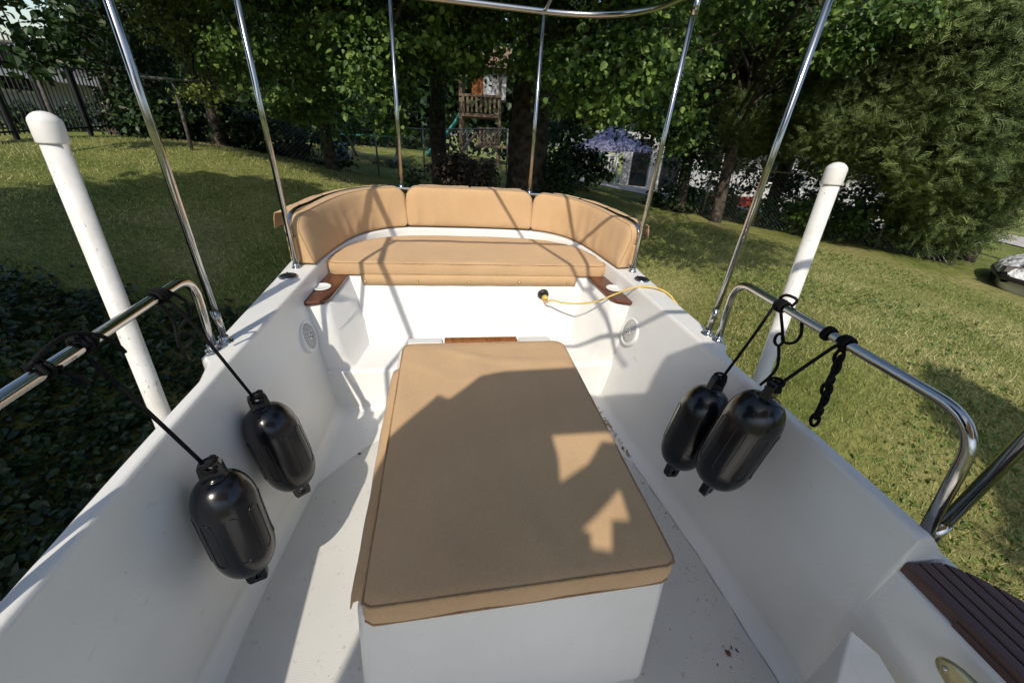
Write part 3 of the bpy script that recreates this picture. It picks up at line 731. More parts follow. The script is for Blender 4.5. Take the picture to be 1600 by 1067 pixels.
# ============================================================ FENDERS AND LINES
def fender(T, B, rad, label, roll):
    T, B = Vector(T), Vector(B); ax = (T-B); L = ax.length; ax.normalize()
    ref = Vector((0, -1, .3)); x = ref.cross(ax).normalized(); y = ax.cross(x)
    mt = Matrix((x, y, ax)).transposed().to_4x4(); mt.translation = B; mt = mt @ Matrix.Rotation(roll, 4, 'Z')
    root = empty('fender', tuple(B), label, 'fender', 'black boat fenders hung inside the cockpit')
    e = .062; b0, b1 = e, L-e; Rr = rad; prof = [(0.0, b0-.004), (.028, b0-.002)]
    for j in range(13):
        a = math.pi/2*j/12; prof.append((Rr*(.32+.68*math.sin(a)) if j < 12 else Rr, b0+.105*(1-math.cos(a))))
    prof += [(Rr*1.0, b0+.12), (Rr*1.005, (b0+b1)/2), (Rr, b1-.12)]
    for j in range(13):
        a = math.pi/2*(1-j/12); prof.append((Rr*(.32+.68*math.sin(a)) if j else Rr, b1-.105*(1-math.cos(a))))
    prof += [(.028, b1+.002), (0, b1+.004)]
    m3 = MB(); m3.lathe(prof, 48, mt); body = m3.build('fender_body', M['black'], root)
    m3 = MB()                                           # moulded long ribs
    for k in range(8):
        a = 2*math.pi*k/8+.2; h0, h1 = b0+.115, b1-.115; w = .017; lp = []
        for j in range(8): t = math.pi*j/7; lp.append((w*math.cos(t), h1+w*math.sin(t)))
        for j in range(8): t = math.pi+math.pi*j/7; lp.append((w*math.cos(t), h0+w*math.sin(t)))
        P = [mt @ Vector(((Rr+.0005)*math.cos(a+u/Rr), (Rr+.0005)*math.sin(a+u/Rr), v)) for u, v in lp]
        m3.tube(P, .0014, 6, closed=True)
    m3.build('moulded_rib', M['black'], body)
    for s, z0 in ((-1, b0), (1, b1)):                   # flattened eye lugs with a hole
        bm = bmesh.new()
        out = [(-.034, -.03), (-.030, .045), (-.024, .058), (.024, .058), (.030, .045), (.034, -.03)]
        hole_ = [(.011*math.cos(2*math.pi*k/12), .034+.011*math.sin(2*math.pi*k/12)) for k in range(12)]
        es = []
        for lp in (out, hole_):
            vs = [bm.verts.new((u, -.014, z0+s*v)) for u, v in lp]; es += [bm.edges.new((vs[i], vs[(i+1) % len(vs)])) for i in range(len(vs))]
        bmesh.ops.triangle_fill(bm, use_beauty=True, edges=es)
        g = bmesh.ops.extrude_face_region(bm, geom=bm.faces[:])
        bmesh.ops.translate(bm, vec=(0, .028, 0), verts=[v for v in g['geom'] if isinstance(v, bmesh.types.BMVert)])
        bmesh.ops.recalc_face_normals(bm, faces=bm.faces); bmesh.ops.transform(bm, matrix=mt, verts=bm.verts)
        bmesh.ops.translate(bm, vec=-Vector(B), verts=bm.verts)
        me = bpy.data.meshes.new('eye'); bm.to_mesh(me); bm.free(); me.materials.append(M['black'])
        o = bpy.data.objects.new('eye', me); COL.objects.link(o); o.parent = root
        bv = o.modifiers.new('bevel', 'BEVEL'); bv.width = .004; bv.segments = 2; bv.limit_method = 'ANGLE'
    return mt @ Vector((0, 0, L-.03))
def wraps(c, n, r, pitch, axis='y', k=14, jit=.002):
    out = []
    for i in range(int(n*k)+1):
        a = 2*math.pi*i/k; t = pitch*(i/k-n/2)
        out.append((c[0]+(r+rng.uniform(0, jit))*math.cos(a), c[1]+t, c[2]+(r+rng.uniform(0, jit))*math.sin(a)))
    return out
RR = .0052
# left rail line: x -1.008; right rail line x 1.008
E1 = fender((-.850, .914, .045), (-.800, .845, -.435), .084, 'black fender against the left wall, nearest the viewer', .3)
E2 = fender((-.853, 1.245, .022), (-.765, 1.20, -.462), .090, 'black fender against the left wall, further aft by the speaker', .5)
E3 = fender((.845, 1.105, .135), (.735, 1.045, -.335), .088, 'smaller looking black fender on the right, partly behind the other one', .2)
E4 = fender((.835, .872, .278), (.752, .868, -.225), .089, 'large black fender on the right wall overlapping its neighbour', .45)
def rope(label, chains):
    m3 = MB()
    for c in chains: m3.tube(catmull(c, 3), RR, 8)
    o = m3.build('rope', M['rope'], None, origin=chains[0][0]); tag(o, label, 'rope', 'black fender lines'); return o
def eyeknot(E, s, k=3):
    return [(E[0]+.020*math.cos(a*1.1)*(1 if a % 2 else .8), E[1]+.022*math.sin(a*1.1), E[2]+.018*math.sin(a*.7)+.004*a/3) for a in range(k*6)]
xl = -1.008; zl = .418
K1 = (xl, 1.215, .41); K2 = (xl, .885, .418)
rope('black line from the rail corner to the left fender further aft', [wraps(K1, 3, .0185, .014), [(xl+.02, 1.21, .40), (xl+.06, 1.225, .30), tuple(E2+Vector((-.01, 0, .01)))], eyeknot(E2, -1),
     [(xl-.012, 1.24, .41), (xl-.04, 1.27, .36), (xl-.045, 1.30, .28), (xl-.03, 1.26, .22), (xl-.05, 1.31, .17), (xl-.02, 1.33, .21), (xl-.03, 1.27, .25), (xl-.05, 1.30, .12)],
     [(xl+.01, 1.235, .42), (xl+.03, 1.27, .37), (xl+.015, 1.29, .31), (xl-.01, 1.26, .28)]])
rope('thick black line looped round the left rail with a frayed end', [wraps((xl, .82, .42), 2, .0185, .016), wraps((xl, .93, .42), 2.5, .0187, .015),
     [(xl, .80, .442), (xl+.006, .84, .458), (xl+.004, .88, .460), (xl+.004, .92, .452), (xl+.02, .955, .425), (xl+.028, .975, .39), (xl+.03, .985, .36)],
     [(xl+.02, .83, .41), (xl+.03, .85, .38), (xl+.02, .87, .35), (xl, .86, .37)],
     [(xl+.02, .90, .395), (xl+.07, .905, .26), tuple(E1+Vector((-.01, 0, .01)))], eyeknot(E1, -1)])
xr = 1.008
def link(c, w, h, a=0):
    out = []
    for k in range(13):
        t = 2*math.pi*k/12; u = w*math.cos(t); v = h*math.sin(t)
        out.append((c[0]+u*math.sin(a), c[1]+u*math.cos(a), c[2]+v))
    return out
rope('black line knotted on the right rail with a small hanging loop', [wraps((xr, 1.14, .408), 3, .0185, .013), [(xr-.02, 1.15, .40), (.93, 1.13, .27), tuple(E3+Vector((.01, 0, .012)))], eyeknot(E3, 1),
     [(xr, 1.16, .43), (xr-.01, 1.13, .455), (xr+.01, 1.10, .45), (xr+.01, 1.11, .42)],
     [(xr-.01, 1.12, .39), (xr, 1.09, .33), (xr, 1.07, .30), (xr, 1.03, .32), (xr, 1.02, .36), (xr, 1.04, .40)], link((xr-.005, 1.085, .30), .018, .022),
     [(xr-.005, 1.075, .28), (xr-.01, 1.04, .22), (xr-.02, 1.04, .17), (.975, 1.05, .125)]])
ch = [link((xr+.006*math.sin(i*2), .870-.006*i, .365-.037*i), .013+.002*(i % 2), .022, a=.4*(i % 3)) for i in range(7)]
ch += [link((xr+.004, .868-.006*i, .35-.037*i), .012, .020, a=1.3) for i in range(6)]
rope('black line with a chain of looped knots hanging from the right rail', [wraps((xr, .872, .412), 2.5, .019, .010), wraps((xr, .935, .410), 2, .0185, .010), [(xr-.02, .88, .40), (.93, .88, .34), tuple(E4+Vector((.01, 0, .01)))], eyeknot(E4, 1)]+ch)
# yellow shore cord plugged into the stern bulkhead
px_, py_, pz = .445, 2.335, -.080
inlet = empty('power_inlet', (px_, py_+.01, pz), None, None); inlet.parent = boat; inlet.location = Vector((px_, py_+.01, pz))-boat.location
mt = Matrix.Translation((px_, py_, pz)) @ Matrix.Rotation(R(90), 4, 'X')
MB().lathe([(.040, -.03), (.040, .004), (.035, .010), (.028, .010)], 28, mt).build('inlet_flange', M['whiteplastic'], inlet)
MB().lathe([(.036, .004), (.036, .018), (.030, .026), (0, .026)], 24, mt @ Matrix.Translation((0, .010, 0)) @ Matrix.Rotation(R(18), 4, 'X')).build('inlet_cap', M['blackplastic'], inlet)
cp = [(px_+.002, py_-.01, pz-.012), (px_+.01, py_-.055, pz-.028)]
for a_, b_, y_ in [(862, 469, 2.22), (880, 473, 2.17), (905, 474.5, 2.11), (935, 470, 2.05), (958, 461, 2.02), (980, 452.5, 2.02), (1002, 447.5, 2.02), (1020, 449, 2.01), (1038, 455, 1.99), (1052, 468, 1.93)]:
    q_ = ony(a_, b_, y_)
    if a_ > 970: q_ = onz(a_, b_, {980: .105, 1002: .128, 1020: .131, 1038: .129, 1052: .10}[a_])
    cp.append(tuple(float(q) for q in q_))
e_ = cp[-1]; cp += [(e_[0]+.03, e_[1]-.04, .03), (1.11, e_[1]-.06, -.25), (1.14, e_[1]-.06, -.6), (1.25, 1.8, -1.2)]
cord = empty('power_cord', (px_, py_-.04, pz), 'yellow power cord plugged into the stern bulkhead and led over the right gunwale', 'power cord')
dv = (Vector(cp[2])-Vector(cp[0])).normalized(); mq = Vector((0, 0, 1)).rotation_difference(dv).to_matrix().to_4x4(); mq.translation = Vector(cp[0])
MB().lathe([(.016, .006), (.018, .030), (.011, .045), (.006, .058)], 16, mq).build('plug', M['yellow'], cord)
MB().tube(catmull(cp, 8), .0052, 10).build('cable', M['yellow'], cord)
print('CORD', [tuple(round(q, 3) for q in p) for p in cp])

# dead leaves and litter on the sole
def dry_leaf(p, a, sz, label):
    n = 8; vs = []; fs = []
    for i in range(n+1):
        t = i/n; w = math.sin(math.pi*t**.8)*.38*sz; x = (t-.5)*sz
        vs += [(x, -w, .25*w+.06*sz*math.sin(3*t)), (x, 0, .02*sz+.08*sz*math.sin(3*t)), (x, w, .4*w+.05*sz*math.sin(3*t))]
    for i in range(n):
        b = 3*i; fs += [(b, b+3, b+4, b+1), (b+1, b+4, b+5, b+2)]
    mt = Matrix.Translation(p) @ Matrix.Rotation(a, 4, 'Z')
    m3 = MB(); m3.add([tuple(mt @ Vector(v)) for v in vs], fs); o = m3.build('dry_leaf', M['dryleaf'], None, origin=p, weld=True); tag(o, label, 'dry leaf', 'dry leaves on the cockpit floor'); return o
lp = onz(1137, 1020, ZF+.006); dry_leaf(tuple(float(v) for v in lp), 2.0, .024, 'dark red dry leaf on the floor right of the box')
lp = onz(562, 709, ZF+.006); dry_leaf(tuple(float(v) for v in lp), .4, .02, 'small brown dry leaf on the floor left of the cushion')
def scatter_litter(name, mat, label, jobs):
    V, F = [], []
    for n, fx in jobs:
        for _ in range(n):
            x, y, s = fx(); a = rng.uniform(0, math.pi); l = s; w = s*rng.uniform(.1, .55); z = ZF+.0065+rng.uniform(0, .003)
            c, q = math.cos(a), math.sin(a); k = len(V)
            for u, v in ((-l, -w*.4), (l*rng.uniform(.2, .9), -w), (l, w*.5), (-l*rng.uniform(0, .8), w)): V.append((x+u*c-v*q, y+u*q+v*c, z+(u*.12)))
            F.append((k, k+1, k+2, k+3))
    o = np_mesh(name, np.array(V), np.array(F), mat); tag(o, label, 'litter', None, 'stuff')
def f_a():
    t = rng.uniform(0, 1)**1.5; return (foot_x(.9)-.05-rng.exponential(.07)-.03*t, rng.uniform(.1, 1.5), rng.exponential(.0012)+.0008)
def f_b():
    t = rng.uniform(0, 1); q = onz(948+46*t+rng.normal(0, 7), 648+64*t+rng.normal(0, 7), ZF); return (q[0], q[1], rng.uniform(.003, .013))
def f_c(): return (-rng.uniform(.42, .8), rng.uniform(.3, 1.8), rng.exponential(.0009)+.0006)
def f_d(): return (rng.uniform(.42, .78), rng.uniform(.1, 1.5), rng.exponential(.0013)+.0008)
def f_e(): return (rng.choice([-1, 1])*rng.uniform(.45, .74), rng.uniform(1.7, 1.92), rng.uniform(.001, .0035))
scatter_litter('floor_litter', M['litter'], 'small dark specks of dirt scattered on the cockpit floor', [(420, f_a), (60, f_b), (150, f_c), (220, f_d), (40, f_e)])
scatter_litter('straw_litter', M['straw'], 'heap of pale dry straw litter on the floor right of the box', [(520, f_b), (40, f_d)])

# ============================================================ TRAILER under the boat, with its two guide posts
tr = empty('boat_trailer', (0, 1.0, gz(0, 1.0)), 'galvanised boat trailer with two tall white guide posts beside the hull', 'trailer')
zt_ = -1.18
for s in (-1, 1):
    MB().box((s*.72-.04, -2.5, zt_-.05), (s*.72+.04, 3.0, zt_+.05)).build('frame_rail', M['galv'], tr, bevel=.008)
    MB().bar((s*.62, -1.8, zt_+.14), (s*.62, 2.4, zt_+.14), .09, .05).build('bunk', M['lumber'], tr)
    g = gz(s*1.15, .2); mt = Matrix.Translation((s*1.15, -.6, g+.30)) @ Matrix.Rotation(R(90), 4, 'Y')
    wh = MB().lathe([(.17, -.09), (.29, -.085), (.305, -.06), (.305, .06), (.29, .085), (.17, .09)], 36, mt).build('wheel', M['blackplastic'], tr)
    MB().lathe([(0, .05), (.08, .06), (.165, .03), (.17, .07), (.17, -.07)], 24, mt).build('rim', M['galv'], wh)
    # guide post: white pipe with cap
    top = Vector(onx(69, 186, -1.2)) if s < 0 else Vector(onx(1308, 262, 1.2))
    bot = Vector(onx(255, 655, -1.2)) if s < 0 else Vector(onx(1183, 606, 1.2))
    d = (top-bot).normalized(); b2_ = bot+d*((zt_-bot.z)/d.z)
    rp = .0285
    MB().tube([b2_, top-d*.02], rp, 32).build('guide_post', M['pvc'], tr)
    mt = Vector((0, 0, 1)).rotation_difference(d).to_matrix().to_4x4(); mt.translation = top
    MB().lathe([(rp+.001, -.058), (rp+.0045, -.0575), (rp+.0052, -.054), (rp+.0052, -.006), (rp+.003, .001), (rp*.86, .009), (rp*.55, .015), (rp*.2, .0175), (0, .018)], 36, mt).build('post_cap', M['pvc'], tr)
    MB().bar((s*.72, b2_.y, zt_), (b2_.x, b2_.y, zt_), .06, .04).build('post_bracket', M['galv'], tr)
for y in (-2.4, -.6, 1.3, 2.9):
    MB().box((-.70, y-.035, zt_-.045), (.70, y+.035, zt_+.035)).build('crossmember', M['galv'], tr)

# ============================================================ FOLIAGE ENGINE
def basis_from_normals(Nn, rg):
    a = rg.normal(size=Nn.shape); a -= (a*Nn).sum(1, keepdims=True)*Nn; a /= np.linalg.norm(a, axis=1, keepdims=True)+1e-9
    return a, np.cross(Nn, a)
def leaf_mesh(P, Nn, A, S, kind='broad', rg=rng):
    """P centres, Nn normals, A axis (base to tip), S sizes -> V, F (quads)"""
    B = np.cross(Nn, A); n = len(P); S = S[:, None]
    if kind == 'broad':     # heart-like leaf folded on its midrib
        T = [(-.5, 0, 0), (-.42, -.34, .06), (.02, -.40, .09), (.55, 0, -.05), (.02, .40, .09), (-.42, .34, .06)]
        Fc = [(0, 1, 2, 3), (0, 3, 4, 5)]
    elif kind == 'blade':
        T = [(-.5, -.05, 0), (-.5, .05, 0), (.5, .015, .12), (.5, -.015, .12)]; Fc = [(0, 1, 2, 3)]
    elif kind == 'spray':   # feathery flat plume of narrow leaflets
        T = []; Fc = []
        for j in range(5):
            t = -.45+.2*j; L_ = .40*(1-.15*j)
            for s in (-1, 1):
                k = len(T); T += [(t, 0, 0), (t+.07, 0, 0), (t+.34*L_/.4+.03, s*L_*.62, -.04), (t+.30*L_/.4, s*L_*.62, -.04)]; Fc.append((k, k+1, k+2, k+3) if s < 0 else (k, k+3, k+2, k+1))
        k = len(T); T += [(-.5, -.02, 0), (.5, -.01, 0), (.6, 0, 0), (-.5, .02, 0)]; Fc.append((k, k+1, k+2, k+3))
    T = np.array(T); V = P[:, None, :]+(T[None, :, 0:1]*A[:, None, :]+T[None, :, 1:2]*B[:, None, :]+T[None, :, 2:3]*Nn[:, None, :])*S[:, None, :]
    F = np.array(Fc)[None]+np.arange(n)[:, None, None]*len(T)
    return V.reshape(-1, 3), F.reshape(-1, 4)
def clumps(center, radii, n, rg, shell=.3):
    d = rg.normal(size=(n, 3)); d /= np.linalg.norm(d, axis=1, keepdims=True)
    r = (shell+(1-shell)*rg.uniform(0, 1, (n, 1)))**(.6)
    return np.array(center)+d*r*np.array(radii), d
def foliage(name, blobs, mat, parent, size, per, spread, kind='broad', seed=0, droop=.3, up=.5, out=.5, loc=None, label=None):
    """blobs: (centre, radii, number of clumps); each clump is `per` leaves round its own centre"""
    rg = np.random.default_rng(seed); PP, NN, AA = [], [], []
    for c, rad, n in blobs:
        Q, d = clumps(c, rad, n, rg)
        k = rg.integers(int(per*.5), int(per*1.5)+1, n); idx = np.repeat(np.arange(n), k)
        off = rg.normal(size=(len(idx), 3))*spread*np.array([1, 1, .55])
        off[:, 2] -= droop*np.hypot(off[:, 0], off[:, 1])
        PP.append(Q[idx]+off)
        nn = rg.normal(size=(len(idx), 3))*.55+np.array([0, 0, up])+d[idx]*out; NN.append(nn)
        ax = off/ (np.linalg.norm(off, axis=1, keepdims=True)+1e-6)+np.array([0, 0, -droop])+rg.normal(size=off.shape)*.35+(d[idx]*.5 if kind == 'spray' else 0)
        AA.append(ax)
    P = np.concatenate(PP); Nn = np.concatenate(NN); A = np.concatenate(AA)
    Nn /= np.linalg.norm(Nn, axis=1, keepdims=True); A -= (A*Nn).sum(1, keepdims=True)*Nn; A /= np.linalg.norm(A, axis=1, keepdims=True)+1e-9
    S = size*rg.uniform(.38, 1.3, len(P))
    V, F = leaf_mesh(P, Nn, A, S, kind, rg)
    base = world_loc(parent) if parent else Vector([float(q) for q in (loc if loc is not None else P.mean(0))])
    o = np_mesh(name, V, F, mat, False, tuple(base))
    if parent: o.parent = parent; o.location = (0, 0, 0)
    if label: o['label'] = label
    return o
def blob(px, py, d, wpx, hpx, depth, n):
    """ellipsoid at its own distance d, sized to span about wpx by hpx pixels from the viewpoint"""
    c = at(px, py, d); v = c-CAM; z = float(v @ FW); k = z/FPX
    return (c, (wpx*k/2, depth/2, hpx*k/2), n)
def trunk(root, pts, rads, branches=(), mat=None, name='trunk'):
    m3 = MB(); P = catmull(pts, 5); rs = np.interp(np.linspace(0, 1, len(P)), np.linspace(0, 1, len(rads)), rads)
    rs = [float(r*(1+.05*math.sin(i*1.7))) for i, r in enumerate(rs)]
    m3.tube(P, rs, 14)
    for bp, br in branches:
        Q = catmull(bp, 4); q = np.interp(np.linspace(0, 1, len(Q)), [0, 1], [br, br*.25]); m3.tube(Q, [float(z) for z in q], 7)
    return m3.build(name, mat or M['bark'], root)
def tree(name, base, label, group, trunk_pts, rads, blobs, mat, size, per, spread, kind='broad', seed=0, cat='tree', nbr=10, **kw):
    root = empty(name, base, label, cat, group)
    rg = np.random.default_rng(seed+500); br = []
    allc = [b[0] for b in blobs]
    for i in range(nbr):
        b = blobs[i % len(blobs)]; q, _ = clumps(b[0], np.array(b[1])*.7, 1, rg); q = q[0]
        t = rg.uniform(.45, .98); k = int(t*(len(trunk_pts)-1)); s = np.array(trunk_pts[k])+(np.array(trunk_pts[min(k+1, len(trunk_pts)-1)])-np.array(trunk_pts[k]))*(t*(len(trunk_pts)-1)-k)
        mid = (s+q)/2+np.array([0, 0, .12*np.linalg.norm(q-s)])
        br.append(([tuple(s), tuple(mid), tuple(q)], min(rads)*.45+.01))
    trunk(root, trunk_pts, rads, br)
    crown = foliage('crown', blobs, mat, root, size, per, spread, kind, seed, **kw)
    if kind == 'broad' and size < .1:      # finer inner foliage of the same crown
        inner = [(np.array(c)+np.array([0, .8, 0]), r_, int(n*.35)) for c, r_, n in blobs]
        f2 = foliage('inner_foliage', inner, mat, root, size*.55, int(per*1.7), spread*1.25, kind, seed+1000, **kw); f2.parent = crown
    return root
def gvec(p, h, dx=0, dy=0): return tuple(np.array(p)+GUP*h+np.array([dx, dy, 0]))

G_BT = 'trees round the yard'
# --- big shade tree at the end of the lawn (thick trunk), large heart-shaped leaves
b = gat(822, 306, 8.8)
tree('shade_tree', b, 'big broadleaf tree with thick dark trunk right behind the stern seat', G_BT,
     [gvec(b, -.2), gvec(b, 1.2, -.02), gvec(b, 2.4, .02), gvec(b, 4.2, .1, -.1), gvec(b, 6.5, .2, -.4)], [.46, .37, .34, .29, .2],
     [blob(945, 105, 5.9, 190, 150, 1.2, 43), blob(1010, 70, 6.2, 170, 150, 1.2, 31), blob(790, 40, 7.0, 300, 130, 2.0, 55), blob(700, 40, 8.4, 200, 150, 1.6, 37),
      blob(1010, 155, 7.4, 150, 80, 1.2, 22), blob(640, 10, 6.6, 240, 110, 1.6, 27), blob(820, -110, 6.2, 700, 200, 3.5, 190), blob(860, -330, 5.2, 800, 260, 4.0, 200),
      (tuple(b+np.array([0, -1.6, 5.0])), (5.0, 3.4, 1.6), 520)],
     M['leaf'], .080, 54, .135, seed=3, nbr=26)
# --- slimmer tree left of it, hanging branches in front of the playhouse
b = gat(690, 292, 10.2)
tree('shade_tree', b, 'slimmer dark trunked tree left of the thick trunk, branches hanging low', G_BT,
     [gvec(b, -.2), gvec(b, 1.5, -.05), gvec(b, 3, .1), gvec(b, 5, 0)], [.21, .17, .15, .1],
     [blob(590, 90, 6.8, 120, 180, 1.1, 26), blob(612, 165, 7.8, 60, 110, .8, 8), blob(540, 30, 7.4, 210, 140, 1.6, 37), blob(655, 110, 9.6, 110, 130, 1.3, 24), blob(600, -110, 7.0, 460, 180, 3.2, 220),
      (tuple(b+np.array([-1.0, -2.6, 4.6])), (3.4, 3.0, 1.4), 360)],
     M['leaf'], .078, 50, .135, seed=8, nbr=18)
# --- left middle trees
b = gat(520, 262, 11.5)
tree('shade_tree', b, 'leafy green tree hanging over the left end of the chain link fence', G_BT,
     [gvec(b, -.2), gvec(b, 2, -.1), gvec(b, 4.5, .1)], [.16, .13, .08],
     [blob(430, 50, 8.8, 220, 190, 2.0, 93), blob(475, 130, 9.8, 150, 120, 1.4, 37), blob(530, 180, 10.8, 110, 80, 1.2, 16), blob(470, 175, 9.4, 90, 30, .6, 6), blob(430, -120, 8.0, 420, 200, 3.0, 220),
      (tuple(b+np.array([-1.2, -2.8, 4.6])), (3.2, 2.8, 1.4), 300)],
     M['leaf'], .078, 46, .14, seed=12, nbr=18)
b = gat(345, 236, 12)
tree('maple_tree', b, 'yellow green tree with low branches over the far clothesline pole', G_BT,
     [gvec(b, -.2), gvec(b, 2, .1), gvec(b, 5, .1)], [.15, .12, .08],
     [blob(350, 75, 11.2, 180, 110, 1.4, 68), blob(330, 140, 10.0, 110, 26, .5, 8), blob(275, 20, 11.0, 170, 130, 1.6, 55), blob(300, -90, 9.4, 420, 160, 3.0, 190),
      (tuple(b+np.array([-.6, -2.4, 4.4])), (2.4, 2.0, 1.2), 160)],
     M['leafyellow'], .07, 44, .14, seed=14, nbr=14)
b = gat(182, 214, 14)
tree('leaning_tree', b, 'slender tree with pale leaning trunk beside the black iron fence', G_BT,
     [gvec(b, -.2), tuple(at(165, 120, 14)), tuple(at(140, 45, 13.6)), tuple(at(118, -40, 13.2))], [.16, .14, .12, .08],
     [blob(215, 95, 13.4, 80, 150, 1.6, 60), blob(200, 25, 12.7, 100, 110, 2.0, 46), blob(140, 5, 12.2, 60, 30, 1.2, 7), blob(130, 82, 13.2, 70, 40, .8, 10), blob(232, 175, 13, 100, 80, 1.2, 40), blob(230, -110, 12, 200, 160, 2.4, 70)],
     M['leafdark'], .085, 36, .2, seed=17, nbr=12)
# vine covered T pole foliage
# --- dense evergreens on the right
G_EV = 'feathery evergreens at the right of the lawn'
def evergreen(px, py, d, blobs, label, seed, h=7):
    b = gat(px, py, d)
    return tree('evergreen_tree', b, label, G_EV, [gvec(b, -.2), gvec(b, h*.5, .05), gvec(b, h, 0)], [.16, .11, .04], blobs, M['conifer'], .19, 28, .15, 'spray', seed, nbr=40, droop=-.35, up=.5, out=.7)
evergreen(1195, 350, 12.6, [blob(1190, 150, 11.4, 250, 230, 1.8, 560), blob(1165, 40, 11.6, 220, 170, 2.0, 330), blob(1205, 228, 12.4, 170, 60, 1.0, 80)],
          'olive feathery evergreen directly left of the right white guide post', 31)
evergreen(1385, 375, 12.2, [blob(1365, 150, 10.6, 270, 250, 2.0, 760), blob(1330, 40, 11.0, 250, 180, 2.2, 420), blob(1360, 238, 11.6, 190, 60, 1.0, 120)],
          'olive feathery evergreen rising behind the right white guide post', 33)
evergreen(1520, 385, 12.0, [blob(1505, 200, 10.3, 240, 240, 2.0, 760), blob(1540, 70, 10.2, 250, 220, 2.2, 560), blob(1490, 325, 11.2, 150, 110, 1.2, 240)],
          'olive feathery evergreen at the right edge, its skirt low over the lawn', 35)
evergreen(1680, 345, 13.5, [blob(1640, 190, 11.0, 200, 300, 2.0, 420), blob(1650, 30, 11.0, 240, 240, 2.2, 330)],
          'olive feathery evergreen cut off by the right edge of the picture', 37)
# broadleaf branch lit in front of the evergreens (upper right)
b = gat(1120, 340, 10.6)
tree('shade_tree', b, 'pale leaved branches reaching across the top of the evergreens', G_BT,
     [gvec(b, -.2), gvec(b, 2.0, -.05), gvec(b, 4.5, .1)], [.13, .11, .06],
     [blob(1340, 30, 9.0, 230, 34, 1.0, 34), blob(1300, 70, 8.8, 90, 44, .7, 14), blob(1430, 26, 9.2, 200, 26, .8, 20), blob(1130, 20, 8.8, 150, 80, 1.2, 40), blob(1080, 92, 7.6, 50, 60, .5, 12), blob(1070, 190, 9.8, 70, 120, .8, 30), blob(1200, -60, 9.4, 380, 60, 1.2, 60), (tuple(hit_ground(1095, 376)-sdir*7.6), (1.7, 1.4, .7), 170)],  # last clump hangs sunward, unseen, added to shade the lawn below
     M['leaf'], .088, 34, .16, seed=41, nbr=16)
# --- tree between fence and patio: dark undergrowth
b = gat(1060, 330, 11.0)
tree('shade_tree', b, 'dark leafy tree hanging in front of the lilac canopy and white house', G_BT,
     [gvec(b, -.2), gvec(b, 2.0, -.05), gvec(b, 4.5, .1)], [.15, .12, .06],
     [blob(1050, 150, 9.6, 100, 150, 1.2, 60), blob(905, 150, 10.8, 120, 60, 1.0, 40), (tuple(at(745, 190, 15.5)-sdir*6.0), (2.2, 2.0, 1.3), 100), (tuple(at(985, 250, 18.5)-sdir*6.4), (2.6, 2.2, 1.2), 260), blob(1085, 235, 10.6, 70, 90, .8, 22), blob(880, 215, 12.5, 60, 70, .8, 26)],  # sunward clumps are unseen, added to shade the play tower and white house
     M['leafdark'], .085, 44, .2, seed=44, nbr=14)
# out-of-frame shade trees behind and left of the boat (their shadow covers the ivy bank and near lawn)
b = np.array([-9.5, -3.0, gz(-9.5, -3)])
tree('oak_tree', b, 'spreading tree to the left of the boat shading the ivy bank', G_BT, [gvec(b, -.2), gvec(b, 3), gvec(b, 6)], [.4, .3, .2],
     [((-8.2, -3.1, 5.6), (3.7, 3.0, 2.2), 520), ((-9.5, -5.6, 7.8), (4.0, 3.2, 2.0), 420), ((-6.2, -3.4, 5.0), (1.6, 2.2, 1.8), 230), ((-12, -1.2, 4.2), (3.0, 3.0, 2.4), 300), ((-5.2, .8, 5.2), (1.9, 1.6, 1.2), 260)], M['leafdark'], .26, 30, .34, seed=50, nbr=12)
b = np.array([3.1, -3.0, gz(3.1, -3.0)])  # unseen tree, added so its crown shadows the right lawn
tree('shadow_tree', b, 'unseen tree added behind the boat to shadow the right lawn', G_BT, [gvec(b, -.2), gvec(b, 2), gvec(b, 4.4)], [.07, .06, .04],
     [((2.55, -2.05, 3.2), (.2, .33, .28), 70), ((2.75, -2.7, 3.1), (.42, .5, .42), 190), ((3.3, -3.1, 2.6), (.5, .45, .35), 120), ((2.5, -3.5, 3.1), (.6, .55, .45), 160)], M['leafdark'], .10, 40, .10, seed=52, nbr=8)
# far woods closing the view
far = []
for (px, py, d, w, h, dep, n) in [(240, 110, 22, 200, 220, 3, 150), (420, 130, 20, 260, 260, 3, 240), (620, 110, 22, 300, 230, 3, 250), (820, 110, 22, 300, 230, 3, 220),
                                  (960, 90, 24, 260, 160, 3, 150), (1040, 60, 26, 120, 200, 3, 60), (1200, 130, 24, 300, 200, 3, 200), (1420, 130, 24, 300, 260, 3, 200), (1640, 150, 24, 300, 260, 3, 160), (500, 215, 21, 320, 60, 2, 90)]:
    far.append(blob(px, py, d, w, h, dep, n))
for k in range(12):  # unseen ring behind the viewpoint, added to darken reflections in the steel
    a = R(100+k*14.5); dd = 27; x, y = dd*math.sin(a), dd*math.cos(a); far.append(((x, y, gz(x, y)+2.5), (5, 5, 3.8), 60))
o = foliage('far_woods', far, M['leafdark'], None, .30, 44, .7, seed=60); tag(o, 'dark mass of woodland closing the view behind the yards', 'woodland', None, 'stuff')

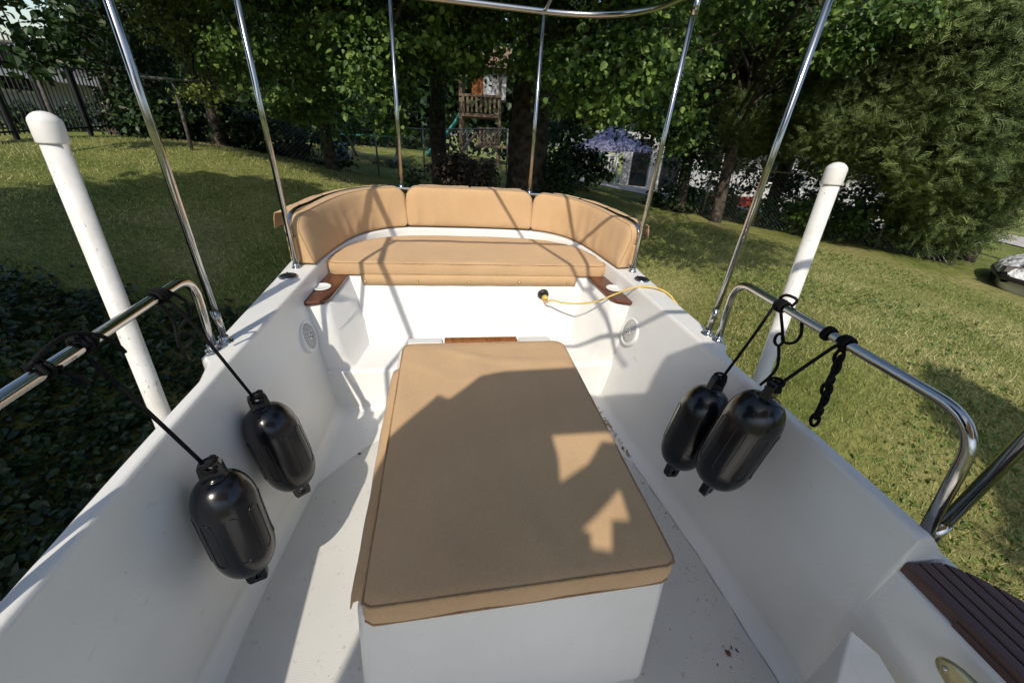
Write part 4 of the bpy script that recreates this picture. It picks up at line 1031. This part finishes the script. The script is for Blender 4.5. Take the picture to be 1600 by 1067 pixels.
# ============================================================ SHRUBS, UNDERGROWTH
def shrub(name, px, py, d, wpx, hpx, dep, n, mat, size, label, seed, kind='broad', per=26, spread=.12, group=None, cat='shrub', **kw):
    b = gat(px, py, d); c, rad, _ = blob(px, py-hpx*.45, d, wpx, hpx, dep, n)
    root = empty(name, b, label, cat, group)
    m3 = MB(); rg = np.random.default_rng(seed)
    for i in range(6):
        a = rg.uniform(0, 6.28); q = (c[0]+rad[0]*.6*math.cos(a), c[1]+rad[1]*.6*math.sin(a), c[2]+rad[2]*rg.uniform(-.2, .5))
        m3.tube([tuple(b-np.array([0, 0, .05])), ((b[0]+q[0])/2, (b[1]+q[1])/2, (b[2]+q[2])/2), q], [.018, .012, .005], 6)
    m3.build('stems', M['bark'], root)
    foliage('leaves', [(c, rad, n)], mat, root, size, per, spread, kind, seed, **kw); return root
G_SH = 'shrubs and undergrowth along the fences'
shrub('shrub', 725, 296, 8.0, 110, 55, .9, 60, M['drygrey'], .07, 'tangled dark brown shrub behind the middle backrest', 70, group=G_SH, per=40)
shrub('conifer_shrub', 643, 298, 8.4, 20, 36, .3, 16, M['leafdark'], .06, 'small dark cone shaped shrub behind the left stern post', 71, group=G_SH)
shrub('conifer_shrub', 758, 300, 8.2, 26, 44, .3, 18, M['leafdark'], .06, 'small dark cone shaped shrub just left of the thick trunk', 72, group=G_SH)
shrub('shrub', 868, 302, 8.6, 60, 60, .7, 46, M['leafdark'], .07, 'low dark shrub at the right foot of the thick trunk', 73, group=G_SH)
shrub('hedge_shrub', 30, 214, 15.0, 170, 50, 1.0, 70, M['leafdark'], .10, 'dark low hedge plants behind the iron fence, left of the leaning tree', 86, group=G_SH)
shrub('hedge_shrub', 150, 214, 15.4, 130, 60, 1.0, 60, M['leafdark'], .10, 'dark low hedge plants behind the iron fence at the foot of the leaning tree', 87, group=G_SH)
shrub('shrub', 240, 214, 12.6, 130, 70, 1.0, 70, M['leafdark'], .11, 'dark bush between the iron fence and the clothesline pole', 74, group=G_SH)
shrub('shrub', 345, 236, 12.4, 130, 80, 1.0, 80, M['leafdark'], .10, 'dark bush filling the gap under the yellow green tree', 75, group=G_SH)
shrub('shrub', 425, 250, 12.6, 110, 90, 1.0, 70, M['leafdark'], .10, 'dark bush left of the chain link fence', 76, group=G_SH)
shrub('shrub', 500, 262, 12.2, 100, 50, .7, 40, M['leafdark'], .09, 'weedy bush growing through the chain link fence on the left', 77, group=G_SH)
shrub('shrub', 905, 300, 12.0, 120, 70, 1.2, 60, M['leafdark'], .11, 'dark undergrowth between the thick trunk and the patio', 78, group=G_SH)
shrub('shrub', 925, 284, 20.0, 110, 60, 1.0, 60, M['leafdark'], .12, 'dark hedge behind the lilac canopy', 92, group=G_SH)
shrub('shrub', 1050, 345, 11.2, 90, 70, .8, 50, M['leafdark'], .09, 'dark bush at the left end of the right chain link fence', 79, group=G_SH)
shrub('shrub', 1110, 352, 12.4, 110, 65, .8, 60, M['leaf'], .09, 'green bush behind the chain link fence left of the evergreen', 80, group=G_SH)
shrub('shrub', 1200, 362, 12.2, 110, 60, .8, 60, M['leaf'], .09, 'green bush behind the fence beside the right guide post', 81, group=G_SH)
shrub('shrub', 1290, 372, 11.6, 120, 75, .9, 90, M['leaf'], .09, 'green bush at the fence just right of the guide post', 82, group=G_SH)
shrub('shrub', 1365, 382, 11.4, 110, 80, .9, 90, M['leaf'], .085, 'bright green bush below the middle evergreen', 83, group=G_SH)
shrub('shrub', 1150, 300, 13.5, 150, 60, .8, 40, M['leafdark'], .08, 'thin dark shrub in front of the pale wall left of the guide post', 88, group=G_SH, per=30)
shrub('shrub', 1270, 318, 13.2, 150, 70, .8, 54, M['leafdark'], .08, 'thin dark shrub in front of the pale wall behind the guide post', 89, group=G_SH, per=30)
shrub('shrub', 1370, 322, 13.0, 120, 60, .8, 40, M['leafdark'], .08, 'thin dark shrub in front of the pale wall under the middle evergreen', 91, group=G_SH, per=30)
shrub('juniper_shrub', 1480, 392, 11.2, 150, 95, 1.2, 110, M['conifer'], .26, 'feathery low bush at the right end of the hedge', 84, 'spray', 16, .16, group=G_SH, droop=-.2)
shrub('shrub', 600, 286, 14, 80, 40, 1, 30, M['leafdark'], .1, 'low dark bush by the old timber pile', 85, group=G_SH)

# ============================================================ GROUND COVER
def cover(n, region, size, kind, mat, name, label, zoff=.02, flat=.6, seed=0, blade=False, cat='grass'):
    rg = np.random.default_rng(seed); XY = region(n, rg); z = gzs(XY); n = len(XY)
    P = np.column_stack([XY, z+rg.uniform(0, zoff, n)])
    if blade:
        A = rg.normal(size=(n, 3))*np.array([.55, .55, .15])+np.array([0, 0, 1.0]); A /= np.linalg.norm(A, axis=1, keepdims=True)
        Nn = rg.normal(size=(n, 3)); Nn[:, 2] *= .2; Nn -= (Nn*A).sum(1, keepdims=True)*A; Nn /= np.linalg.norm(Nn, axis=1, keepdims=True)
        S = size*rg.uniform(.5, 1.3, n); P[:, 2] = z+S*.42
        B = np.cross(Nn, A); w = S[:, None]*.075; V = np.stack([P-A*S[:, None]*.5-B*w, P-A*S[:, None]*.5+B*w, P+A*S[:, None]*.5+Nn*S[:, None]*.2], 1).reshape(-1, 3)
        F = np.arange(n*3).reshape(-1, 3)
    else:
        Nn = rg.normal(size=(n, 3))*flat+np.array([0, 0, 1.0]); Nn /= np.linalg.norm(Nn, axis=1, keepdims=True)
        A = rg.normal(size=(n, 3)); A -= (A*Nn).sum(1, keepdims=True)*Nn; A /= np.linalg.norm(A, axis=1, keepdims=True)
        V, F = leaf_mesh(P, Nn, A, size*rg.uniform(.5, 1.3, n), kind, rg)
    o = np_mesh(name, V, F, mat); tag(o, label, cat, None, 'stuff'); return o
def polar(a0, a1, r0, r1, p=1.5):
    def f(n, rg):
        a = R(rg.uniform(a0, a1, n)) if False else np.radians(rg.uniform(a0, a1, n)); r = r0+(r1-r0)*rg.uniform(0, 1, n)**p
        XY = np.column_stack([CAM[0]+r*np.sin(a), r*np.cos(a)]); return XY[(np.abs(XY[:, 0]) > 1.15) | (XY[:, 1] > 3.5)]
    return f
cover(270000, polar(14, 100, 1.7, 9.5, 1.0), .038, 'x', M['grassblade'], 'lawn_blades', 'short mown grass on the right side lawn', seed=1, blade=True)
cover(60000, polar(-50, 12, 4.5, 12, 1.0), .055, 'x', M['grassblade'], 'lawn_blades', 'short mown grass on the left and far lawn', seed=2, blade=True)
def patchy(base, thr=.0):
    def f(n, rg):
        XY = base(n, rg); q = np.sin(XY[:, 0]*1.9+1.3*np.sin(XY[:, 1]*1.4))+np.sin(XY[:, 1]*2.3+1.7*np.sin(XY[:, 0]*1.1))+rg.normal(size=len(XY))*.5
        return XY[q > thr]
    return f
cover(30000, patchy(polar(14, 100, 1.7, 9.5, 1.0), .1), .034, 'broad', M['clover'], 'clover', 'clover and small weeds in patches over the lawn', seed=3, zoff=.035)
def ivyreg(n, rg):
    x = rg.uniform(-9, -1.15, n); y = rg.uniform(-.5, 6.6, n); keep = (y < 4.25+.15*np.sin(x*2.1)+rg.normal(size=n)*.13) & (np.hypot(x, y) < 6.6+rg.normal(size=n)*.2)
    return np.column_stack([x, y])[keep]
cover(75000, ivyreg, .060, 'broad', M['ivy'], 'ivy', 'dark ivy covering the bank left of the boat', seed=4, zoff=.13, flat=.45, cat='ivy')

# ============================================================ FENCES, POLES
def picket_fence():
    A = gat(-150, 216, 10.6); B = gat(190, 214, 13.4)
    A = np.array(A); B = np.array(B); root = empty('iron_fence', tuple(A), 'black iron picket fence with spear tops in front of the white house', 'fence')
    d = B-A; L = np.linalg.norm(d[:2]); Hh = 1.55; n = int(L/.085); m3 = MB()
    pts = [A+d*i/n for i in range(n+1)]
    for p in pts:
        p = np.array([p[0], p[1], gz(p[0], p[1])]); q = p+GUP*Hh
        m3.bar(p+GUP*.08, q, .017); m3.tube([q, q+GUP*.07], [.011, .001], 4, caps=False)
    m3.build('pickets', M['paintblack'], root)
    for h in (.2, Hh-.32, Hh-.12):
        MB().bar(np.array([A[0], A[1], gz(A[0], A[1])])+GUP*h, np.array([B[0], B[1], gz(B[0], B[1])])+GUP*h, .035, .03).build('rail', M['paintblack'], root)
    k = 5
    for i in range(k+1):
        p = A+d*i/k; p = np.array([p[0], p[1], gz(p[0], p[1])])
        MB().bar(p-GUP*.1, p+GUP*(Hh+.12), .065).build('post', M['paintblack'], root, bevel=.006)
picket_fence()
def chain_fence(corners, Hh, label, cell=.09, npost=5, wr=.0022):
    root = empty('chain_link_fence', tuple(corners[0]), label, 'fence')
    P = [np.array(c) for c in corners]; seg = [np.linalg.norm((b-a)[:2]) for a, b in zip(P, P[1:])]; T = sum(seg); cs = np.concatenate([[0], np.cumsum(seg)])
    def pt(s, h):
        s = min(max(s, 0), T-1e-6); x = np.interp(s, cs, [p[0] for p in P]); y = np.interp(s, cs, [p[1] for p in P]); return np.array([x, y, gz(x, y)])+GUP*h
    V = []; F = []
    def wire(a, b):
        d = b-a; n = np.cross(d, GUP); n /= np.linalg.norm(n); up = np.cross(n, d); up /= np.linalg.norm(up); k = len(V)
        for p in (a, b):
            V.extend([p+up*wr, p-up*wr*.5+n*wr, p-up*wr*.5-n*wr])
        for j in range(3): F.append((k+j, k+(j+1) % 3, k+3+(j+1) % 3, k+3+j))
    n = int(T/cell)
    for i in range(-int(Hh/cell), n):
        s0 = i*cell
        for sg in (1, -1):
            a_s, b_s = (s0, s0+Hh) if sg > 0 else (s0+Hh, s0)
            st = 4; pr = None
            for j in range(st+1):
                t = j/st; s = a_s+(b_s-a_s)*t
                if s < 0 or s > T: pr = None; continue
                q = pt(s, .03+Hh*t); 
                if pr is not None: wire(pr, q)
                pr = q
    o = np_mesh('mesh_wire', np.array(V), np.array(F), M['galv'], False, tuple(world_loc(root))); o.parent = root; o.location = (0, 0, 0)
    MB().tube([pt(T*i/14, Hh+.03) for i in range(15)], .018, 8).build('top_rail', M['galv'], root)
    for i in range(npost):
        s = T*i/(npost-1); MB().tube([pt(s, -.05), pt(s, Hh+.06)], .024, 10).build('post', M['galv'], root)
chain_fence([gat(425, 248, 11.8), gat(560, 266, 12.4), gat(790, 290, 13.5)], 1.25, 'rusty grey chain link fence left of the thick trunk', .10, 6, .0028)
chain_fence([gat(1020, 338, 11.6), gat(1150, 350, 11.4), gat(1320, 372, 11.2), gat(1500, 392, 11.0)], 1.2, 'grey chain link fence below the feathery evergreens', .085, 6, .0026)

def tpole(px, py, d, h, w, label, ang):
    b = gat(px, py, d); root = empty('clothesline_pole', tuple(b), label, 'clothesline pole', 'clothesline poles on the left lawn')
    MB().tube([b-GUP*.1, b+GUP*h], .03, 14).build('pole', M['rust'], root)
    dx = np.array([math.cos(ang), math.sin(ang), 0])*w/2
    MB().tube([b+GUP*h-dx, b+GUP*h+dx], .024, 12).build('crossbar', M['rust'], root)
    return b+GUP*h, dx
h1_ = float((at(268, 124, 10.3)-gat(299, 231, 10.3)) @ GUP); h2_ = float((at(60, 70, 10.2)-gat(88, 200, 10.2)) @ GUP)
t1, d1 = tpole(299, 231, 10.3, h1_, 1.15, 'thin steel clothesline pole with crossbar at the far left lawn edge', R(-10))
t2, d2 = tpole(88, 200, 10.2, h2_, 1.1, 'thicker clothesline pole overgrown by vine in front of the iron fence', R(-14))
c = t2
vr = empty('climbing_vine', tuple(gat(86, 200, 10.1)), 'dark leafy vine grown over the near clothesline pole at top left', 'vine')
MB().tube(catmull([tuple(gat(86, 200, 10.1)), tuple(c+np.array([.03, -.05, -.9])), tuple(c+np.array([-.04, 0, 0])), tuple(c+np.array([-.1, 0, .5]))], 5), .012, 7).build('stem', M['bark'], vr)
foliage('leaves', [blob(30, 92, 10, 70, 50, .4, 8), blob(72, 40, 10, 90, 60, .4, 13), blob(92, 84, 10, 60, 20, .3, 3), blob(120, 15, 10, 90, 40, .4, 9), blob(12, 2, 10, 30, 10, .3, 2)], M['leafdark'], vr, .115, 20, .13, seed=90)
wl = MB()
for k in (-.8, .8):
    a = t1+d1*k; b_ = t2+d2*k
    wl.tube([a+(b_-a)*t-GUP*.10*math.sin(math.pi*t) for t in np.linspace(0, 1, 14)], .0035, 5)
o = wl.build('clothesline', M['rust'], None, origin=tuple(t1)); tag(o, 'thin wires strung between the two clothesline poles', 'clothesline')

# ============================================================ HOUSES
def frame_mat(o, ang):        # local x along the wall, z along gravity
    mt = TILT @ Matrix.Rotation(ang, 4, 'Z'); mt.translation = Vector([float(v) for v in o]); return mt
# left house
A = gat(-420, 216, 17.0); Bp = gat(165, 205, 19.5); d = Bp-A; ang = math.atan2(d[1], d[0]); L = float(np.linalg.norm(d[:2]))
mt = frame_mat(A, ang); hs = empty('house', tuple(A), 'white sided house with grey shingle roof behind the iron fence', 'house')
He = float((at(80, 105, 19)-gat(80, 210, 19)) @ GUP)
MB().box((0, 0, -.5), (L, 7, He), mt).build('wall', M['siding'], hs)
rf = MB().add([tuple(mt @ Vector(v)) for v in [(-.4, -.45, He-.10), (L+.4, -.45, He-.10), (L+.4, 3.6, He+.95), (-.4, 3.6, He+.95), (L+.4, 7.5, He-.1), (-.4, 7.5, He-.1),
    (-.4, -.45, He+.0), (L+.4, -.45, He+.0), (L+.4, 3.6, He+1.05), (-.4, 3.6, He+1.05), (L+.4, 7.5, He), (-.4, 7.5, He)]],
    [(6, 7, 8, 9), (9, 8, 10, 11), (0, 3, 2, 1), (3, 5, 4, 2), (0, 1, 7, 6), (1, 2, 8, 7), (2, 4, 10, 8), (4, 5, 11, 10), (5, 3, 9, 11), (3, 0, 6, 9)], False).build('roof', M['shingle'], hs)
MB().box((-.4, -.56, He-.16), (L+.4, -.455, He+.02), mt).build('gutter', M['whiteplastic'], rf)
for x in (L*.35, L*.66):
    f_ = MB().box((x, -.04, .9), (x+.9, -.002, 2.0), mt).build('window', M['whiteplastic'], hs)
    MB().box((x+.07, -.05, .97), (x+.83, -.042, 1.93), mt).build('pane', M['glassdark'], f_)
# right house behind the patio
A = gat(968, 285, 20.8); Bp = gat(1100, 300, 20.0); d = Bp-A; ang = math.atan2(d[1], d[0]); L = float(np.linalg.norm(d[:2]))
mt = frame_mat(A, ang); hs = empty('house', tuple(A), 'white house with glazed doors seen through leaves behind the patio', 'house')
He = float((at(1000, 192, 20.5)-gat(1000, 287, 20.5)) @ GUP)
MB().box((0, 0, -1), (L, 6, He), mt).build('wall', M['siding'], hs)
rf = MB().add([tuple(mt @ Vector(v)) for v in [(-.4, -.5, He), (L+.4, -.5, He), (L+.4, 3, He+1.1), (-.4, 3, He+1.1), (L+.4, 6.5, He), (-.4, 6.5, He)]], [(0, 1, 2, 3), (3, 2, 4, 5), (0, 3, 5), (1, 4, 2), (0, 5, 4, 1)], False).build('roof', M['shingle'], hs)
k0 = L*.12
for x in (k0, k0+1.35):
    f_ = MB().box((x-.08, -.06, .02), (x+.88, -.004, 2.15), mt).build('door', M['whiteplastic'], hs)
    MB().box((x, -.075, .12), (x+.8, -.062, 2.05), mt).build('glass', M['glassdark'], f_)
f_ = MB().box((k0+2.9, -.05, .9), (k0+3.8, -.004, 2.0), mt).build('window', M['whiteplastic'], hs)
MB().box((k0+2.97, -.06, .97), (k0+3.73, -.052, 1.93), mt).build('pane', M['glassdark'], f_)
MB().box((k0-.6, -1.0, -.12), (k0+2.8, -.08, .03), mt).build('door_step', M['concrete'], hs)
# third pale house beyond the hedge, mostly hidden
A = gat(1105, 310, 22); Bp = gat(1500, 330, 24.0); d = Bp-A; ang = math.atan2(d[1], d[0]); L = float(np.linalg.norm(d[:2]))
mt = frame_mat(A, ang); hs = empty('house', tuple(A), 'pale house glimpsed beyond the evergreens at the right', 'house')
MB().box((0, 0, -1), (L, 6, 2.5), mt).build('wall', M['siding'], hs)
MB().add([tuple(mt @ Vector(v)) for v in [(-.4, -.5, 2.5), (L+.4, -.5, 2.5), (L+.4, 3, 3.7), (-.4, 3, 3.7), (L+.4, 6.5, 2.5), (-.4, 6.5, 2.5)]], [(0, 1, 2, 3), (3, 2, 4, 5), (0, 3, 5), (1, 4, 2), (0, 5, 4, 1)], False).build('roof', M['shingle'], hs)
for x in (2.0, 6.0):
    f_ = MB().box((x, -.05, .8), (x+1.1, -.004, 2.0), mt).build('window', M['whiteplastic'], hs)
    MB().box((x+.07, -.06, .87), (x+1.03, -.052, 1.93), mt).build('pane', M['glassdark'], f_)
# planter box with red rim behind the fence
p = gat(1150, 300, 16.5); mt = frame_mat(p, R(-20)); o = MB().box((-.85, -.25, 0), (.85, .25, .22), mt).box((-.9, -.3, .22), (.9, .3, .29), mt).build('planter', M['red'], None, origin=tuple(p), bevel=.01)
tag(o, 'long low red planter glimpsed behind the chain link fence', 'planter')
# paved patio and distant road
def ground_patch(name, poly_px, mat, label, off):
    pts = [gat(*q) for q in poly_px]; c = np.mean(pts, 0); m3 = MB(); n = 14; G = []
    a, b_, c_, d_ = pts
    for i in range(n+1):
        row = []
        for j in range(n+1):
            u, v = i/n, j/n; q = (a*(1-u)+b_*u)*(1-v)+(d_*(1-u)+c_*u)*v; row.append((q[0], q[1], gz(q[0], q[1])+off))
        G.append(row)
    m3.grid(G); o = m3.build(name, mat, None, weld=True); tag(o, label, None, None, 'structure'); return o
ground_patch('patio', [(890, 300, 14), (1075, 315, 13.5), (1110, 300, 19.4), (905, 284, 19.8)], M['concrete'], 'paved patio by the white house', .02)
ground_patch('driveway', [(1110, 335, 15), (1440, 362, 16), (1440, 340, 21), (1105, 312, 21)], M['concrete'], 'pale driveway behind the hedge', .02)
ground_patch('road', [(1530, 372, 19), (1750, 392, 18), (1750, 378, 24), (1530, 362, 24)], M['concrete'], 'pale road beyond the lawn at the right', .03)

# ============================================================ PLAY TOWER
p = gat(745, 243, 15.5); mt = frame_mat(p, R(-8)); pt_ = empty('play_tower', tuple(p), 'wooden play tower with raised deck, cabin and ladder between the trunks', 'play tower')
for x, y in ((-.55, 0), (.75, 0), (-.55, 1.2), (.75, 1.2)):
    MB().box((x-.05, y-.05, -.1), (x+.05, y+.05, 3.0), mt).build('post', M['lumber'], pt_)
MB().box((-.6, -.06, 1.42), (.8, 1.26, 1.52), mt).build('upper_deck', M['lumber'], pt_)
MB().box((-.02, -.3, .50), (1.1, 1.2, .58), mt).build('lower_deck', M['lumber'], pt_)
rl = MB()
for k in range(6): rl.box((.08+k*.13, -.1, .58), (.15+k*.13, -.075, 1.05), mt)
rl.box((.0, -.12, 1.05), (.8, -.06, 1.12), mt); rl.box((.0, -.115, .62), (.8, -.1, .68), mt); rl.build('railing', M['lumber'], pt_)
r2 = MB()
for k in range(8): r2.box((-.5+k*.15, -.09, 1.55), (-.43+k*.15, -.06, 2.0), mt)
r2.box((-.6, -.10, 2.0), (.8, -.05, 2.07), mt); r2.build('railing', M['lumber'], pt_)
sg = MB()
for k in range(7): sg.box((.2, -.03-.006*(k % 2), 1.95+k*.12), (.95, .9, 2.065+k*.12), mt)
sg.build('cabin', M['siding'], pt_)
MB().box((-.18, -.045, 1.95), (.19, -.01, 2.75), mt).build('orange_panel', M['trimwood'], pt_)
MB().add([tuple(mt @ Vector(v)) for v in [(-.75, -.3, 2.8), (1.1, -.3, 2.8), (1.1, .5, 3.5), (-.75, .5, 3.5), (1.1, 1.4, 2.8), (-.75, 1.4, 2.8)]], [(0, 1, 2, 3), (3, 2, 4, 5), (0, 3, 5), (1, 4, 2)], False).build('roof', M['lumber'], pt_)
ld = MB()
for s in (0, .4): ld.bar(mt @ Vector((-.75, -.9+s, 0)), mt @ Vector((0, -.3+s, .95)), .05)
for k in range(5): t = .12+k*.19; ld.bar(mt @ Vector((-.75+.75*t, -.9+.6*t, .95*t)), mt @ Vector((-.75+.75*t, -.5+.6*t, .95*t)), .05)
ld.build('ladder', M['lumber'], pt_)
sl_ = MB(); G = []
for i in range(10):
    t = i/9; x = -.6-1.2*t; z = 1.45-1.35*t**.8; G.append([tuple(mt @ Vector(q)) for q in [(x, .25, z+.15), (x, .28, z), (x, .72, z), (x, .75, z+.15)]])
sl_.grid(G); o = sl_.build('slide', M['teal'], pt_); q = o.modifiers.new('s', 'SOLIDIFY'); q.thickness = .02

# ============================================================ LILAC CANOPY, CHAIRS
p = gat(950, 284, 16.8); mt = frame_mat(p, R(12)); gz_ = empty('garden_canopy', tuple(p), 'lilac pop up canopy on thin legs over the patio', 'canopy')
w = 1.0
for x, y in ((-w, -w), (w, -w), (w, w), (-w, w)): MB().box((x-.02, y-.02, 0), (x+.02, y+.02, 1.22), mt).build('leg', M['galv'], gz_)
cn = MB(); G = []
for i in range(17):
    t = i/16*4; k = int(t) % 4; f_ = t-int(t); cs_ = [(-w, -w), (w, -w), (w, w), (-w, w)]; a = cs_[k]; b_ = cs_[(k+1) % 4]; x = a[0]+(b_[0]-a[0])*f_; y = a[1]+(b_[1]-a[1])*f_; sag = .08*math.sin(math.pi*f_)
    G.append([tuple(mt @ Vector(q)) for q in [(x*1.03, y*1.03, 1.06+sag*.4), (x*1.03, y*1.03, 1.22), (x*.6, y*.6, 1.48-sag*.5), (x*.25, y*.25, 1.78), (0, 0, 1.98)]])
cn.grid(G); cn.build('cloth_top', M['lilac'], gz_)
def chair(px, py, d, ang, label):
    p = gat(px, py, d); mt = frame_mat(p, ang); r = empty('garden_chair', tuple(p), label, 'chair', 'white garden chairs on the patio')
    MB().box((-.25, -.25, .40), (.25, .25, .44), mt).build('seat', M['chairwhite'], r, bevel=.01)
    bb = MB()
    for k in range(5): bb.box((-.22+k*.095, .23, .44), (-.16+k*.095, .26, .92-.02*(k-2)**2), mt)
    bb.box((-.25, .225, .86), (.25, .265, .95), mt); bb.build('backrest', M['chairwhite'], r)
    for x, y in ((-.23, -.23), (.23, -.23), (-.23, .23), (.23, .23)): MB().bar(mt @ Vector((x, y, .42)), mt @ Vector((x*1.12, y*1.12, 0)), .035).build('leg', M['chairwhite'], r)
    for s in (-1, 1): MB().bar(mt @ Vector((s*.26, -.24, .64)), mt @ Vector((s*.26, .25, .66)), .04).build('armrest', M['chairwhite'], r); MB().bar(mt @ Vector((s*.26, -.22, .42)), mt @ Vector((s*.26, -.22, .64)), .03).build('arm_post', M['chairwhite'], r)
chair(922, 292, 14.6, R(160), 'white garden chair standing left of the canopy leg')
chair(948, 294, 14.9, R(-30), 'white garden chair in the shade under the lilac canopy')
# patio table & bench left behind the chain fence
p = gat(588, 252, 14.5); mt = frame_mat(p, R(-10)); tb = empty('picnic_table', tuple(p), 'pale green picnic table beyond the left chain link fence', 'table')
MB().box((-.9, -.4, .68), (.9, .4, .73), mt).build('table_top', M['teal'], tb)
for s in (-.7, .7): MB().bar(mt @ Vector((s, -.35, 0)), mt @ Vector((s, .35, .68)), .06).build('leg', M['galv'], tb); MB().bar(mt @ Vector((s, .35, 0)), mt @ Vector((s, -.35, .68)), .06).build('leg', M['galv'], tb)
p = gat(536, 250, 13.6); mt = frame_mat(p, R(15)); o = MB().lathe([(.14, 0), (.18, .45), (.19, .47), (.17, .47), (.13, .02)], 18, mt).build('bucket', M['blue'], None, origin=tuple(p)); tag(o, 'pale blue bucket on the ground beyond the left fence', 'bucket')

# ============================================================ COVERED BOAT on its trailer at the right edge
bow = np.array(at(1570, 432, 10.2)); bow_d = bow
gb = gz(bow[0], bow[1]); hb = bow[2]-gb
ang = R(-18); mtc = Matrix.Rotation(ang, 4, 'Z'); mtc.translation = Vector((float(bow[0]), float(bow[1]), gb))
cbt = empty('covered_boat', (float(bow[0]), float(bow[1]), gb), 'small boat under a silver cover with black trim at the right edge', 'covered boat')
Lb = 4.2
def hb_w(t): return .86*(1-(1-min(t/.26, 1))**2.4)+.10
stn = [(i/40)**1.5 for i in range(41)]
hullr, covr, bandr = [], [], []
for t in stn:
    x = Lb*t; w_ = hb_w(t); zt2 = hb+.02-.06*t; kz = zt2-.50*min(1, .22+.78*(t/.10)**.6); row = []
    for k in range(13):
        a = math.pi*k/12; row.append((x+.12*(1-math.sin(a))*(t < .3), -w_*math.cos(a), zt2-(zt2-kz)*math.sin(a)**.75))
    hullr.append([tuple(mtc @ Vector(q)) for q in row])
    crown_h = .40*min(1, .12+.88*(t/.2)**.7)*(1-.2*t); row = []
    for k in range(17):
        a = math.pi*k/16; wr = (.022*math.sin(t*95+.5*math.sin(k))+.014*math.sin(k*2.1+t*31))*math.sin(a)
        row.append((x-.03, -w_*1.03*math.cos(a), zt2+(crown_h+wr)*math.sin(a)**.9))
    covr.append([tuple(mtc @ Vector(q)) for q in row])
    for s in (-1, 1): pass
m3 = MB(); m3.grid(hullr, flip=True); m3.add(hullr[-1], [tuple(range(13))], False); m3.build('hull', M['cream'], cbt)
m3 = MB(); m3.grid(covr); m3.add(covr[-1], [tuple(range(17))], False); m3.build('cover', M['silver'], cbt)
edge = [tuple(mtc @ Vector((Lb*t, -hb_w(t)*1.035, hb+.0-.06*t))) for t in stn]; edge2 = [tuple(mtc @ Vector((Lb*t, hb_w(t)*1.035, hb+.0-.06*t))) for t in stn]
MB().tube(edge2[::-1]+[tuple(mtc @ Vector((-.04, 0, hb)))]+edge, .045, 8).build('cover_trim', M['blackplastic'], cbt)
for t in (.05, .16, .45, .8):
    P = [tuple(mtc @ Vector((Lb*t, -(hb_w(t)+.02)*math.cos(math.pi*k/14), hb-.03-.51*min(1, .22+.78*(t/.10)**.6)*math.sin(math.pi*k/14)**.75))) for k in range(15)]
    MB().tube(P, .022, 6).build('tie_strap', M['blackplastic'], cbt)
trl = empty('small_trailer', tuple(mtc @ Vector((1.5, 0, 0))), 'low trailer carrying the covered boat at the right edge', 'trailer')
for s in (-.45, .45):
    MB().bar(mtc @ Vector((.3, s*.6, .33)), mtc @ Vector((4.0, s, .33)), .07).build('frame_rail', M['rust'], trl)
    mw = mtc @ Matrix.Translation((2.6, s*1.75, .24)) @ Matrix.Rotation(R(90), 4, 'X')
    MB().lathe([(.1, -.07), (.22, -.07), (.24, -.05), (.24, .05), (.22, .07), (.1, .07)], 24, mw).build('wheel', M['blackplastic'], trl)
MB().bar(mtc @ Vector((-.1, 0, .33)), mtc @ Vector((1.2, 0, .33)), .08).build('tongue', M['rust'], trl)
MB().bar(mtc @ Vector((.2, 0, .0)), mtc @ Vector((.2, 0, .45)), .06).build('jack_stand', M['rust'], trl)
bpy.context.view_layer.update()
